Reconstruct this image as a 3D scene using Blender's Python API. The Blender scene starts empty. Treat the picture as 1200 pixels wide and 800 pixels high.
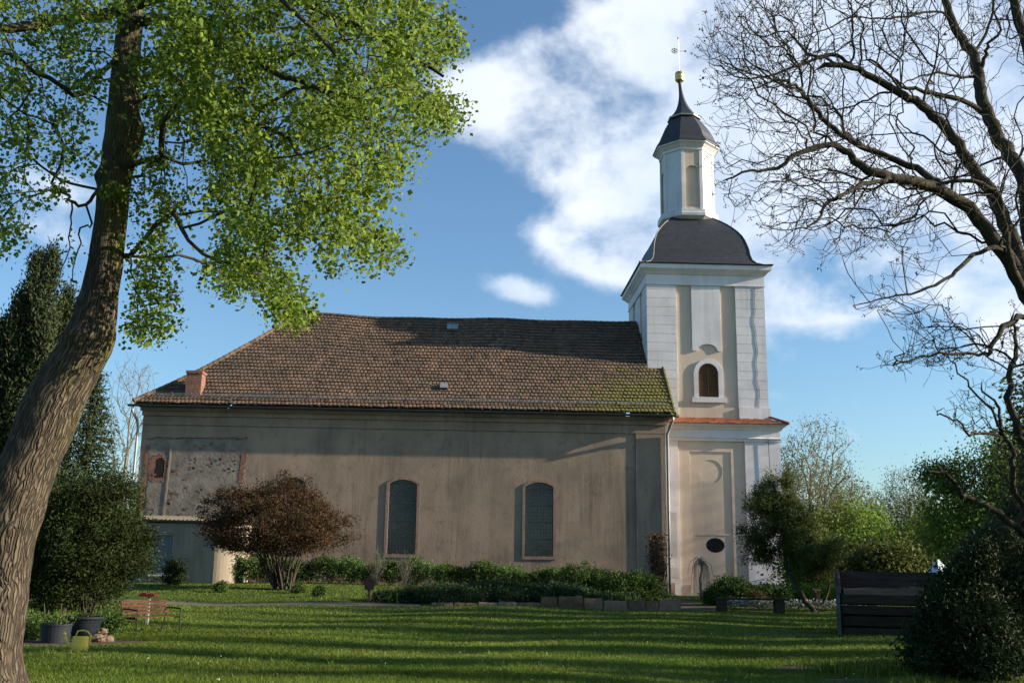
import bpy, math, random
import numpy as np
from mathutils import Vector, geometry, noise
R = math.radians
random.seed(7); rng = np.random.default_rng(7)
scene = bpy.context.scene
col = scene.collection

# ------------------------------------------------------------------ camera
CAM_H = 1.6
_y, _p, _r = R(2.0), R(12.2), .0145
F = Vector((math.sin(_y)*math.cos(_p), math.cos(_y)*math.cos(_p), math.sin(_p)))
_R0 = Vector((math.cos(_y), -math.sin(_y), 0)); _U0 = _R0.cross(F)
RT = _R0*math.cos(_r) + _U0*math.sin(_r); UP = -_R0*math.sin(_r) + _U0*math.cos(_r)
cd = bpy.data.cameras.new('camera'); cam = bpy.data.objects.new('camera', cd); col.objects.link(cam)
from mathutils import Matrix
cam.matrix_world = Matrix(((RT.x, UP.x, -F.x, 0), (RT.y, UP.y, -F.y, 0), (RT.z, UP.z, -F.z, CAM_H), (0, 0, 0, 1)))
cd.sensor_width = 36; cd.lens = 36; cd.clip_end = 3000; cd.clip_start = .1
scene.camera = cam
def ray(px, py): return F + RT*((px-600)/1200) + UP*((400-py)/1200)
def P(px, py, Y):                       # point seen at a place of the survey photograph, at depth Y
    d = ray(px, py); t = Y/d.y
    return Vector((d.x*t, Y, CAM_H + d.z*t))

# ------------------------------------------------------------------ light
SUN_EL, SUN_A = 18.5, 6.5               # height, and angle in front of the facade plane
sdir = Vector((math.cos(R(SUN_A))*math.cos(R(SUN_EL)), -math.sin(R(SUN_A))*math.cos(R(SUN_EL)), math.sin(R(SUN_EL))))
sl = bpy.data.lights.new('sun', 'SUN'); sl.energy = 5.0; sl.angle = R(.55); sl.color = (1, .86, .68)
so = bpy.data.objects.new('sun', sl); col.objects.link(so); so.rotation_euler = sdir.to_track_quat('Z', 'Y').to_euler()

w = bpy.data.worlds.new('World'); scene.world = w; w.use_nodes = True
nt = w.node_tree; nt.nodes.clear()
def N(tree, typ, **kw):
    n = tree.nodes.new(typ)
    for k, v in kw.items():
        if k[0] == 'i' and k[1:].isdigit(): n.inputs[int(k[1:])].default_value = v
        else: setattr(n, k, v)
    return n
def mth(tree, op, a, b=None, c=None, clamp=False):
    n = tree.nodes.new('ShaderNodeMath'); n.operation = op; n.use_clamp = clamp
    for i, v in enumerate((a, b, c)):
        if v is None: continue
        if isinstance(v, (int, float)): n.inputs[i].default_value = v
        else: tree.links.new(v, n.inputs[i])
    return n.outputs[0]
L = nt.links.new
sky = N(nt, 'ShaderNodeTexSky', sky_type='NISHITA', sun_disc=False, sun_elevation=R(SUN_EL), sun_rotation=R(90+SUN_A),
        altitude=100, air_density=1.0, dust_density=1.05, ozone_density=1.7)
tc = N(nt, 'ShaderNodeTexCoord'); sep = N(nt, 'ShaderNodeSeparateXYZ'); L(tc.outputs['Generated'], sep.inputs[0])
az = mth(nt, 'ARCTAN2', sep.outputs[0], sep.outputs[1]); el = mth(nt, 'ARCSINE', sep.outputs[2])
# cloud bodies: centre x, y, half sizes, tilt (survey pixels), weight
BLOBS = [(650,120,150,75,-.1,1.0),(745,60,150,95,-.25,1.1),(700,230,90,55,.3,.75),(860,240,150,110,0,1.2),(930,120,170,130,0,1.1),(1080,90,200,150,0,1.0),(1090,270,150,70,.1,.95),
         (925,345,75,34,.1,1.4),(602,340,46,19,.15,1.25),(690,290,85,24,.25,1.15),(560,105,60,26,0,.6),(1000,330,120,60,.1,.5),
         (60,215,75,28,.1,.9),(70,280,90,24,.2,.8),(165,300,40,18,.2,.6),(700,320,60,16,.2,.6),(1190,400,90,60,0,.4),
         (1000,508,170,20,.03,.6),(990,470,110,14,.1,.45),(545,316,22,8,0,.4),(1320,200,200,250,0,.8)]
total = None
for (bx_, by_, sx_, sy_, tl, wt) in BLOBS:
    d = ray(bx_, by_).normalized(); a0 = math.atan2(d.x, d.y); e0 = math.asin(d.z)
    ca = math.cos(e0)
    da = mth(nt, 'MULTIPLY', mth(nt, 'SUBTRACT', az, a0), ca*1200); de = mth(nt, 'MULTIPLY', mth(nt, 'SUBTRACT', el, e0), -1200)
    c_, s_ = math.cos(tl), math.sin(tl)
    u = mth(nt, 'ADD', mth(nt, 'MULTIPLY', da, c_/sx_), mth(nt, 'MULTIPLY', de, s_/sx_))
    v = mth(nt, 'ADD', mth(nt, 'MULTIPLY', da, -s_/sy_), mth(nt, 'MULTIPLY', de, c_/sy_))
    q = mth(nt, 'ADD', mth(nt, 'MULTIPLY', u, u), mth(nt, 'MULTIPLY', v, v))
    g = mth(nt, 'MULTIPLY', mth(nt, 'POWER', 2.718, mth(nt, 'MULTIPLY', q, -1.0)), wt)
    total = g if total is None else mth(nt, 'ADD', total, g)
mp = N(nt, 'ShaderNodeMapping'); mp.inputs['Scale'].default_value = (1, 1, 1.25); L(tc.outputs['Generated'], mp.inputs[0])
n1 = N(nt, 'ShaderNodeTexNoise'); n1.inputs['Scale'].default_value = 8.5; n1.inputs['Detail'].default_value = 12; n1.inputs['Roughness'].default_value = .58; n1.inputs['Distortion'].default_value = .12
L(mp.outputs[0], n1.inputs['Vector'])
n2 = N(nt, 'ShaderNodeTexNoise'); n2.inputs['Scale'].default_value = 3.1; n2.inputs['Detail'].default_value = 6; L(tc.outputs['Generated'], n2.inputs['Vector'])
tot = mth(nt, 'MINIMUM', total, 1.15)
dens = mth(nt, 'MULTIPLY_ADD', n1.outputs[0], 3.3, -2.18)
dens = mth(nt, 'ADD', dens, mth(nt, 'MULTIPLY', tot, 1.12))
mr = N(nt, 'ShaderNodeMapRange', interpolation_type='SMOOTHSTEP'); L(dens, mr.inputs[0])
mr.inputs[1].default_value = 0; mr.inputs[2].default_value = 1.0; mr.inputs[3].default_value = 0; mr.inputs[4].default_value = .95
cr = N(nt, 'ShaderNodeValToRGB'); L(n2.outputs[0], cr.inputs[0])
cr.color_ramp.elements[0].position = .36; cr.color_ramp.elements[0].color = (3.9, 4.7, 5.9, 1)
cr.color_ramp.elements[1].position = .62; cr.color_ramp.elements[1].color = (6.3, 6.6, 7.0, 1)
tint = N(nt, 'ShaderNodeMix', data_type='RGBA', blend_type='MULTIPLY'); tint.inputs[0].default_value = 1
L(sky.outputs[0], tint.inputs[6]); tint.inputs[7].default_value = (.80, 1.01, 1.15, 1)
mx = N(nt, 'ShaderNodeMix', data_type='RGBA'); L(mr.outputs[0], mx.inputs[0]); L(tint.outputs[2], mx.inputs[6]); L(cr.outputs[0], mx.inputs[7])
bg = N(nt, 'ShaderNodeBackground'); bg.inputs[1].default_value = .077; L(mx.outputs[2], bg.inputs[0])
ow = N(nt, 'ShaderNodeOutputWorld'); L(bg.outputs[0], ow.inputs[0])
vs = scene.view_settings; vs.view_transform = 'Standard'; vs.look = 'None'; vs.exposure = 1.17; vs.gamma = 1
scene.render.engine = 'CYCLES'

# ------------------------------------------------------------------ materials
def mat(name, c, rough=.85, spec=.3, metal=0, c2=None, scale=3, detail=6, bump=0, bscale=20, tintvar=0, trans=0, streak=0, stretch=(1,1,1), lo=.35, hi=.65, c3=None, s3=1, lo3=.5, hi3=.62):
    m = bpy.data.materials.new(name); m.use_nodes = True; t = m.node_tree; b = t.nodes['Principled BSDF']; K = t.links.new
    b.inputs['Roughness'].default_value = rough; b.inputs['Specular IOR Level'].default_value = spec; b.inputs['Metallic'].default_value = metal
    b.inputs['Base Color'].default_value = (*c, 1)
    tcn = t.nodes.new('ShaderNodeTexCoord'); mpn = t.nodes.new('ShaderNodeMapping'); mpn.inputs['Scale'].default_value = stretch
    K(tcn.outputs['Object'], mpn.inputs[0]); out = None
    if c2:
        n = t.nodes.new('ShaderNodeTexNoise'); n.inputs['Scale'].default_value = scale; n.inputs['Detail'].default_value = detail; n.inputs['Roughness'].default_value = .6
        K(mpn.outputs[0], n.inputs['Vector'])
        r = t.nodes.new('ShaderNodeMapRange'); r.inputs[1].default_value = lo; r.inputs[2].default_value = hi; K(n.outputs[0], r.inputs[0])
        x = t.nodes.new('ShaderNodeMix'); x.data_type = 'RGBA'; x.inputs[6].default_value = (*c, 1); x.inputs[7].default_value = (*c2, 1); K(r.outputs[0], x.inputs[0]); out = x.outputs[2]
    if c3:
        n = t.nodes.new('ShaderNodeTexNoise'); n.inputs['Scale'].default_value = s3; n.inputs['Detail'].default_value = 8; n.inputs['Roughness'].default_value = .7
        K(tcn.outputs['Object'], n.inputs['Vector'])
        r = t.nodes.new('ShaderNodeMapRange'); r.inputs[1].default_value = lo3; r.inputs[2].default_value = hi3; K(n.outputs[0], r.inputs[0])
        x = t.nodes.new('ShaderNodeMix'); x.data_type = 'RGBA'; x.inputs[7].default_value = (*c3, 1); K(r.outputs[0], x.inputs[0])
        if out: K(out, x.inputs[6])
        else: x.inputs[6].default_value = (*c, 1)
        out = x.outputs[2]
    if streak:
        mp2 = t.nodes.new('ShaderNodeMapping'); mp2.inputs['Scale'].default_value = (5, 5, .32); K(tcn.outputs['Object'], mp2.inputs[0])
        n = t.nodes.new('ShaderNodeTexNoise'); n.inputs['Scale'].default_value = 1; n.inputs['Detail'].default_value = 7; n.inputs['Roughness'].default_value = .6; K(mp2.outputs[0], n.inputs['Vector'])
        n5 = t.nodes.new('ShaderNodeTexNoise'); n5.inputs['Scale'].default_value = .35; n5.inputs['Detail'].default_value = 4; K(tcn.outputs['Object'], n5.inputs['Vector'])
        r = t.nodes.new('ShaderNodeMapRange'); r.inputs[1].default_value = .40; r.inputs[2].default_value = .72; K(n.outputs[0], r.inputs[0])
        r5 = t.nodes.new('ShaderNodeMapRange'); r5.inputs[1].default_value = .38; r5.inputs[2].default_value = .62; K(n5.outputs[0], r5.inputs[0])
        f_ = mth(t, 'SUBTRACT', 1.0, mth(t, 'MULTIPLY', mth(t, 'MULTIPLY', r.outputs[0], r5.outputs[0]), streak))
        x = t.nodes.new('ShaderNodeMix'); x.data_type = 'RGBA'; x.blend_type = 'MULTIPLY'; x.inputs[0].default_value = 1
        if out: K(out, x.inputs[6])
        else: x.inputs[6].default_value = (*c, 1)
        cb = t.nodes.new('ShaderNodeCombineColor'); K(f_, cb.inputs[0]); K(f_, cb.inputs[1]); K(f_, cb.inputs[2]); K(cb.outputs[0], x.inputs[7]); out = x.outputs[2]
    if tintvar:
        a = t.nodes.new('ShaderNodeAttribute'); a.attribute_name = 'tint'
        v = mth(t, 'MULTIPLY_ADD', a.outputs['Fac'], 2*tintvar, 1-tintvar)
        x = t.nodes.new('ShaderNodeMix'); x.data_type = 'RGBA'; x.blend_type = 'MULTIPLY'; x.inputs[0].default_value = 1
        cb = t.nodes.new('ShaderNodeCombineColor'); K(v, cb.inputs[0]); K(v, cb.inputs[1]); K(mth(t, 'POWER', v, 1.4), cb.inputs[2])
        if out: K(out, x.inputs[6])
        else: x.inputs[6].default_value = (*c, 1)
        K(cb.outputs[0], x.inputs[7]); out = x.outputs[2]
    if out: K(out, b.inputs['Base Color'])
    if bump:
        n = t.nodes.new('ShaderNodeTexNoise'); n.inputs['Scale'].default_value = bscale; n.inputs['Detail'].default_value = 8; K(mpn.outputs[0], n.inputs['Vector'])
        bn = t.nodes.new('ShaderNodeBump'); bn.inputs['Strength'].default_value = 1; bn.inputs['Distance'].default_value = bump
        K(n.outputs[0], bn.inputs['Height']); K(bn.outputs[0], b.inputs['Normal'])
    if trans:
        tr = t.nodes.new('ShaderNodeBsdfTranslucent'); ms = t.nodes.new('ShaderNodeMixShader'); ms.inputs[0].default_value = trans
        if out: K(out, tr.inputs[0])
        else: tr.inputs[0].default_value = (*c, 1)
        o = t.nodes['Material Output']; K(b.outputs[0], ms.inputs[1]); K(tr.outputs[0], ms.inputs[2]); K(ms.outputs[0], o.inputs[0])
    return m

def foliage(name, c, c2, trans=.35, rough=.62, tv=.35, scale=1.2): return mat(name, c, rough=rough, spec=.14, c2=c2, scale=scale, detail=3, tintvar=tv, trans=trans)

M = {}
M['plaster'] = mat('grey_plaster', (.325, .245, .18), .95, .15, streak=.42, c2=(.235, .18, .135), scale=.8, detail=12, bump=.006, bscale=12, stretch=(1, 1, .55), c3=(.16, .12, .092), s3=2.3, lo3=.54, hi3=.80)
M['plaster_pale'] = mat('pale_plaster', (.31, .265, .20), .95, .15, streak=.3, c2=(.22, .185, .145), scale=1.0, detail=10, bump=.006, bscale=7, stretch=(1, 1, .4))
M['patch'] = mat('bare_rubble_plaster', (.27, .235, .195), .95, .15, c2=(.16, .135, .115), scale=1.8, detail=12, bump=.014, bscale=7, c3=(.10, .055, .04), s3=2.6, lo3=.60, hi3=.63)
M['white'] = mat('white_wall_paint', (.71, .69, .71), .9, .2, streak=.20, c2=(.62, .60, .61), scale=.7, detail=8, bump=.004, bscale=9, c3=(.54, .52, .49), s3=.6, lo3=.56, hi3=.8)
M['beige'] = mat('beige_wall_paint', (.62, .51, .41), .9, .2, streak=.14, c2=(.55, .455, .365), scale=.7, detail=8, bump=.004, bscale=9)
M['greypaint'] = mat('grey_paint_patch', (.5, .49, .48), .9, .2, c2=(.44, .42, .41), scale=3)
M['damp'] = mat('damp_plinth', (.42, .37, .33), .95, .15, c2=(.27, .2, .17), scale=1.8, detail=9, bump=.01, bscale=9)
M['pinkstone'] = mat('pink_stone', (.27, .19, .15), .9, .2, c2=(.18, .13, .105), scale=4, bump=.006, bscale=18)
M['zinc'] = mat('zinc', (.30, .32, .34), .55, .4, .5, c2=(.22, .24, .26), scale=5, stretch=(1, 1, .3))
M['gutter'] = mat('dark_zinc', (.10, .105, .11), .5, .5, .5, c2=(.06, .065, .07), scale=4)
M['slateplain'] = mat('slate_plain', (.03, .036, .048), .5, .45, c2=(.018, .022, .03), scale=8, tintvar=.35)
M['redtile'] = mat('red_tile', (.38, .13, .06), .85, .25, c2=(.20, .08, .045), scale=5, tintvar=.3)
M['brick'] = None
M['glass'] = mat('old_glass', (.010, .014, .020), .12, .8, c2=(.035, .055, .07), scale=1.5, detail=3, lo=.5, hi=.75, bump=.004, bscale=3)
M['lead'] = mat('lead_came', (.085, .09, .09), .6, .4)
M['shutter'] = mat('brown_louvre', (.22, .12, .055), .7, .3, c2=(.12, .06, .03), scale=6, stretch=(1, 1, 6))
M['shutterback'] = mat('dark_interior', (.02, .015, .012), .9)
M['gold'] = mat('gilding', (.75, .52, .20), .32, .5, .9)
M['iron'] = mat('dark_iron', (.022, .022, .022), .75, .25)
M['bark'] = None
M['barkdark'] = mat('dark_bark', (.030, .025, .021), .95, .12, c2=(.062, .056, .038), scale=3, detail=8, bump=.02, bscale=14, stretch=(1, 1, .5), c3=(.08, .09, .045), s3=1.4, lo3=.55, hi3=.75)
M['twig'] = mat('twig_bark', (.05, .038, .03), .95, .15, c2=(.09, .075, .055), scale=4)
M['paletwig'] = mat('pale_twig_bark', (.19, .175, .13), .95, .15, c2=(.12, .11, .075), scale=4)
M['wood'] = mat('weathered_wood', (.13, .085, .055), .85, .25, c2=(.07, .045, .03), scale=5, stretch=(1, 1, 8), bump=.004, bscale=16)
M['benchwood'] = mat('red_brown_slats', (.095, .038, .027), .85, .15, c2=(.055, .025, .019), scale=6, stretch=(.6, 6, 6), bump=.003, bscale=14)
M['darkwood'] = mat('dark_planks', (.055, .041, .030), .9, .2, tintvar=.45, c2=(.025, .02, .016), scale=4, stretch=(.5, 6, 6), bump=.006, bscale=12)
M['stone'] = mat('sand_stone', (.21, .145, .09), .95, .15, c2=(.12, .09, .06), scale=3, bump=.03, bscale=7, tintvar=.3)
M['conc'] = mat('mossy_concrete', (.13, .115, .095), .95, .15, c2=(.08, .078, .055), scale=4, bump=.01, bscale=15)
M['path'] = mat('gravel_path', (.17, .15, .125), .95, .1, c2=(.10, .09, .075), scale=14, bump=.02, bscale=30)
M['soil'] = mat('bare_soil', (.07, .05, .035), .95, .1, c2=(.11, .085, .055), scale=5, bump=.04, bscale=12)
M['pot'] = mat('slate_grey_pot', (.022, .026, .036), .6, .2, c2=(.016, .02, .026), scale=4)
M['yellowplastic'] = mat('yellow_plastic', (.85, .60, .08), .45, .4, c2=(.72, .52, .08), scale=5)
M['red'] = mat('red_paint', (.25, .03, .025), .7, .25, c2=(.16, .025, .022), scale=6)
M['whitepost'] = mat('white_post_paint', (.6, .58, .54), .7, .3, c2=(.42, .4, .36), scale=6)
M['mossroof'] = None

def slate_mat():
    m = bpy.data.materials.new('slate'); m.use_nodes = True; t = m.node_tree; b = t.nodes['Principled BSDF']; K = t.links.new
    uv = t.nodes.new('ShaderNodeUVMap'); br = t.nodes.new('ShaderNodeTexBrick')
    K(uv.outputs[0], br.inputs['Vector']); br.inputs['Scale'].default_value = 1; br.inputs['Brick Width'].default_value = .24; br.inputs['Row Height'].default_value = .16
    br.inputs['Mortar Size'].default_value = .014; br.inputs['Mortar Smooth'].default_value = .3; br.inputs['Bias'].default_value = 0
    br.inputs['Color1'].default_value = (.028, .033, .042, 1); br.inputs['Color2'].default_value = (.046, .051, .062, 1); br.inputs['Mortar'].default_value = (.016, .018, .024, 1)
    n = t.nodes.new('ShaderNodeTexNoise'); n.inputs['Scale'].default_value = 1.4; n.inputs['Detail'].default_value = 8
    x = t.nodes.new('ShaderNodeMix'); x.data_type = 'RGBA'; x.blend_type = 'MULTIPLY'; x.inputs[0].default_value = .6
    K(br.outputs[0], x.inputs[6]); K(n.outputs[0], x.inputs[7]); K(x.outputs[2], b.inputs['Base Color'])
    b.inputs['Roughness'].default_value = .55; b.inputs['Specular IOR Level'].default_value = .55
    bn = t.nodes.new('ShaderNodeBump'); bn.invert = True; bn.inputs['Distance'].default_value = .002; K(br.outputs[1], bn.inputs['Height']); K(bn.outputs[0], b.inputs['Normal'])
    return m
M['slate'] = slate_mat()
def brick_mat():
    m = bpy.data.materials.new('old_brick'); m.use_nodes = True; t = m.node_tree; b = t.nodes['Principled BSDF']; K = t.links.new
    tcn = t.nodes.new('ShaderNodeTexCoord'); mpn = t.nodes.new('ShaderNodeMapping'); mpn.inputs['Rotation'].default_value = (R(-90), 0, 0)
    geo = t.nodes.new('ShaderNodeNewGeometry'); sp = t.nodes.new('ShaderNodeSeparateXYZ'); K(geo.outputs['Position'], sp.inputs[0])
    cb = t.nodes.new('ShaderNodeCombineXYZ'); K(mth(t, 'ADD', sp.outputs[0], sp.outputs[1]), cb.inputs[0]); K(sp.outputs[2], cb.inputs[1])
    br = t.nodes.new('ShaderNodeTexBrick'); K(cb.outputs[0], br.inputs['Vector']); br.inputs['Scale'].default_value = 1
    br.inputs['Brick Width'].default_value = .26; br.inputs['Row Height'].default_value = .085; br.inputs['Mortar Size'].default_value = .012
    br.inputs['Color1'].default_value = (.30, .10, .055, 1); br.inputs['Color2'].default_value = (.17, .065, .045, 1); br.inputs['Mortar'].default_value = (.24, .2, .16, 1)
    n = t.nodes.new('ShaderNodeTexNoise'); n.inputs['Scale'].default_value = 5; n.inputs['Detail'].default_value = 8
    x = t.nodes.new('ShaderNodeMix'); x.data_type = 'RGBA'; x.blend_type = 'MULTIPLY'; x.inputs[0].default_value = .7; K(br.outputs[0], x.inputs[6])
    r = t.nodes.new('ShaderNodeMapRange'); r.inputs[1].default_value = .3; r.inputs[2].default_value = .6; r.inputs[3].default_value = .45; r.inputs[4].default_value = 1.1; K(n.outputs[0], r.inputs[0]); K(r.outputs[0], x.inputs[7])
    K(x.outputs[2], b.inputs['Base Color']); b.inputs['Roughness'].default_value = .95
    bn = t.nodes.new('ShaderNodeBump'); bn.invert = True; bn.inputs['Distance'].default_value = .02; K(br.outputs[1], bn.inputs['Height']); K(bn.outputs[0], b.inputs['Normal'])
    return m
M['brick'] = brick_mat()
def roof_mat():
    m = bpy.data.materials.new('mossy_clay_tile'); m.use_nodes = True; t = m.node_tree; b = t.nodes['Principled BSDF']; K = t.links.new
    a = t.nodes.new('ShaderNodeAttribute'); a.attribute_name = 'tint'
    cr = t.nodes.new('ShaderNodeValToRGB'); K(a.outputs['Fac'], cr.inputs[0]); e = cr.color_ramp.elements
    e[0].position = 0; e[0].color = (.065, .047, .035, 1); e[1].position = 1; e[1].color = (.19, .105, .07, 1)
    for p_, c_ in ((.3, (.11, .075, .052, 1)), (.6, (.145, .095, .065, 1)), (.85, (.175, .115, .08, 1))):
        k = e.new(p_); k.color = c_
    geo = t.nodes.new('ShaderNodeNewGeometry'); sp = t.nodes.new('ShaderNodeSeparateXYZ'); K(geo.outputs['Position'], sp.inputs[0])
    n = t.nodes.new('ShaderNodeTexNoise'); n.inputs['Scale'].default_value = .55; n.inputs['Detail'].default_value = 10; n.inputs['Roughness'].default_value = .65; K(geo.outputs['Position'], n.inputs['Vector'])
    dk = t.nodes.new('ShaderNodeMix'); dk.data_type = 'RGBA'; K(cr.outputs[0], dk.inputs[6]); dk.inputs[7].default_value = (.075, .06, .045, 1)
    r0 = t.nodes.new('ShaderNodeMapRange'); K(n.outputs[0], r0.inputs[0]); r0.inputs[1].default_value = .40; r0.inputs[2].default_value = .66; r0.inputs[4].default_value = .75; K(r0.outputs[0], dk.inputs[0])
    # moss grows at the damp right end, low down, and along the eaves
    mxr = t.nodes.new('ShaderNodeMapRange'); K(sp.outputs[0], mxr.inputs[0]); mxr.inputs[1].default_value = 0.0; mxr.inputs[2].default_value = 9.0
    mzr = t.nodes.new('ShaderNodeMapRange'); K(sp.outputs[2], mzr.inputs[0]); mzr.inputs[1].default_value = 14.2; mzr.inputs[2].default_value = 10.0
    mer = t.nodes.new('ShaderNodeMapRange'); K(sp.outputs[2], mer.inputs[0]); mer.inputs[1].default_value = 9.8; mer.inputs[2].default_value = 9.1; mer.inputs[4].default_value = .55
    n3 = t.nodes.new('ShaderNodeTexNoise'); n3.inputs['Scale'].default_value = 2.2; n3.inputs['Detail'].default_value = 9; n3.inputs['Roughness'].default_value = .7; K(geo.outputs['Position'], n3.inputs['Vector'])
    s = mth(t, 'MAXIMUM', mth(t, 'MULTIPLY', mxr.outputs[0], mzr.outputs[0]), mer.outputs[0])
    mm = mth(t, 'ADD', mth(t, 'MULTIPLY', s, .62), mth(t, 'SUBTRACT', n3.outputs[0], .80))
    r4 = t.nodes.new('ShaderNodeMapRange'); K(mm, r4.inputs[0]); r4.inputs[1].default_value = 0; r4.inputs[2].default_value = .16; r4.inputs[4].default_value = .85
    mo = t.nodes.new('ShaderNodeMix'); mo.data_type = 'RGBA'; K(dk.outputs[2], mo.inputs[6]); mo.inputs[7].default_value = (.115, .11, .03, 1); K(r4.outputs[0], mo.inputs[0])
    K(mo.outputs[2], b.inputs['Base Color']); b.inputs['Roughness'].default_value = .95; b.inputs['Specular IOR Level'].default_value = .15
    n4 = t.nodes.new('ShaderNodeTexNoise'); n4.inputs['Scale'].default_value = 14; n4.inputs['Detail'].default_value = 6
    bn = t.nodes.new('ShaderNodeBump'); bn.inputs['Distance'].default_value = .02; K(n4.outputs[0], bn.inputs['Height']); K(bn.outputs[0], b.inputs['Normal'])
    return m
M['rooftile'] = roof_mat()
def bark_mat():
    m = bpy.data.materials.new('furrowed_bark'); m.use_nodes = True; t = m.node_tree; b = t.nodes['Principled BSDF']; K = t.links.new
    uv = t.nodes.new('ShaderNodeUVMap'); mpn = t.nodes.new('ShaderNodeMapping'); mpn.inputs['Scale'].default_value = (1, .16, 1); K(uv.outputs[0], mpn.inputs[0])
    vo = t.nodes.new('ShaderNodeTexVoronoi'); vo.feature = 'DISTANCE_TO_EDGE'; vo.inputs['Scale'].default_value = 25; vo.inputs['Randomness'].default_value = 1
    no = t.nodes.new('ShaderNodeTexNoise'); no.inputs['Scale'].default_value = 4; no.inputs['Detail'].default_value = 5; K(uv.outputs[0], no.inputs['Vector'])
    vm = t.nodes.new('ShaderNodeVectorMath'); vm.operation = 'MULTIPLY_ADD'; K(no.outputs['Color'], vm.inputs[0]); vm.inputs[1].default_value = (.12, .05, 0); K(mpn.outputs[0], vm.inputs[2])
    K(vm.outputs[0], vo.inputs['Vector'])
    cr = t.nodes.new('ShaderNodeValToRGB'); K(vo.outputs['Distance'], cr.inputs[0]); e = cr.color_ramp.elements
    e[0].position = 0; e[0].color = (.035, .027, .02, 1); e[1].position = .26; e[1].color = (.115, .094, .068, 1)
    k = e.new(.08); k.color = (.075, .06, .045, 1)
    n = t.nodes.new('ShaderNodeTexNoise'); n.inputs['Scale'].default_value = 1.1; n.inputs['Detail'].default_value = 9; n.inputs['Roughness'].default_value = .65
    tcn = t.nodes.new('ShaderNodeTexCoord'); K(tcn.outputs['Object'], n.inputs['Vector'])
    sp = t.nodes.new('ShaderNodeSeparateXYZ'); K(tcn.outputs['Object'], sp.inputs[0])
    zr = t.nodes.new('ShaderNodeMapRange'); K(sp.outputs[2], zr.inputs[0]); zr.inputs[1].default_value = 2.5; zr.inputs[2].default_value = 5.5; zr.inputs[3].default_value = -.1; zr.inputs[4].default_value = .08
    r = t.nodes.new('ShaderNodeMapRange'); K(mth(t, 'ADD', n.outputs[0], zr.outputs[0]), r.inputs[0]); r.inputs[1].default_value = .5; r.inputs[2].default_value = .68; r.inputs[4].default_value = .8
    x = t.nodes.new('ShaderNodeMix'); x.data_type = 'RGBA'; K(cr.outputs[0], x.inputs[6]); x.inputs[7].default_value = (.13, .125, .03, 1); K(r.outputs[0], x.inputs[0])
    K(x.outputs[2], b.inputs['Base Color']); b.inputs['Roughness'].default_value = .95; b.inputs['Specular IOR Level'].default_value = .15
    hr = t.nodes.new('ShaderNodeMapRange'); K(vo.outputs['Distance'], hr.inputs[0]); hr.inputs[2].default_value = .25
    hh = mth(t, 'ADD', hr.outputs[0], mth(t, 'MULTIPLY', n.outputs[0], .9))
    bn = t.nodes.new('ShaderNodeBump'); bn.inputs['Distance'].default_value = .035; K(hh, bn.inputs['Height']); K(bn.outputs[0], b.inputs['Normal'])
    return m
M['bark'] = bark_mat()
M['lindenleaf'] = foliage('young_linden_leaf', (.195, .262, .034), (.135, .205, .030), trans=.55, tv=.55)
M['yew'] = foliage('yew_foliage', (.020, .032, .008), (.036, .052, .012), trans=.2, tv=.45)
M['columnar'] = foliage('cypress_foliage', (.030, .042, .018), (.045, .058, .022), trans=.15, tv=.4)
M['spruce'] = foliage('spruce_foliage', (.035, .055, .022), (.055, .075, .03), trans=.15, tv=.4)
M['redleaf'] = foliage('purple_maple_leaf', (.070, .034, .018), (.062, .046, .018), trans=.3, tv=.5)
M['hedgeleaf'] = foliage('laurel_leaf', (.075, .13, .03), (.05, .09, .02), trans=.25, tv=.5)
M['juniper'] = foliage('blue_green_juniper', (.042, .078, .028), (.032, .058, .02), trans=.15, tv=.4)
M['juniperg'] = foliage('green_juniper', (.055, .10, .018), (.04, .07, .015), trans=.15, tv=.4)
M['cedarleaf'] = foliage('cedar_foliage', (.065, .095, .028), (.10, .12, .03), trans=.3, tv=.45)
M['darkleaf'] = foliage('false_cypress_foliage', (.016, .028, .010), (.026, .042, .012), trans=.15, tv=.45)
M['brightleaf'] = foliage('bright_hedge_leaf', (.16, .25, .03), (.11, .19, .03), trans=.4, tv=.35)
M['freshleaf'] = foliage('fresh_spring_leaf', (.10, .17, .028), (.07, .125, .022), trans=.4, tv=.4)
M['oliveleaf'] = foliage('olive_spring_leaf', (.125, .14, .04), (.09, .115, .035), trans=.35, tv=.45)
M['greyleaf'] = foliage('grey_green_cover', (.16, .18, .14), (.10, .13, .08), trans=.2, tv=.4)
M['petal'] = mat('pale_blue_petal', (.45, .48, .62), .6, .2, tintvar=.2, trans=.3)
M['samara'] = mat('dry_seed_bunch', (.06, .04, .025), .9, .1, c2=(.09, .06, .035), scale=4)
M['grassblade'] = foliage('grass_blade', (.088, .145, .018), (.145, .185, .033), trans=.4, rough=.6, tv=.4, scale=.35)
M['turf'] = mat('lawn_turf', (.035, .062, .010), .95, .1, c2=(.055, .085, .016), scale=.4, detail=10, bump=.05, bscale=12, c3=(.07, .075, .03), s3=1.6, lo3=.58, hi3=.7)
M['brownleaf'] = mat('dry_brown_leaf', (.14, .085, .05), .9, .1, c2=(.09, .05, .03), scale=4, tintvar=.4)

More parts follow.
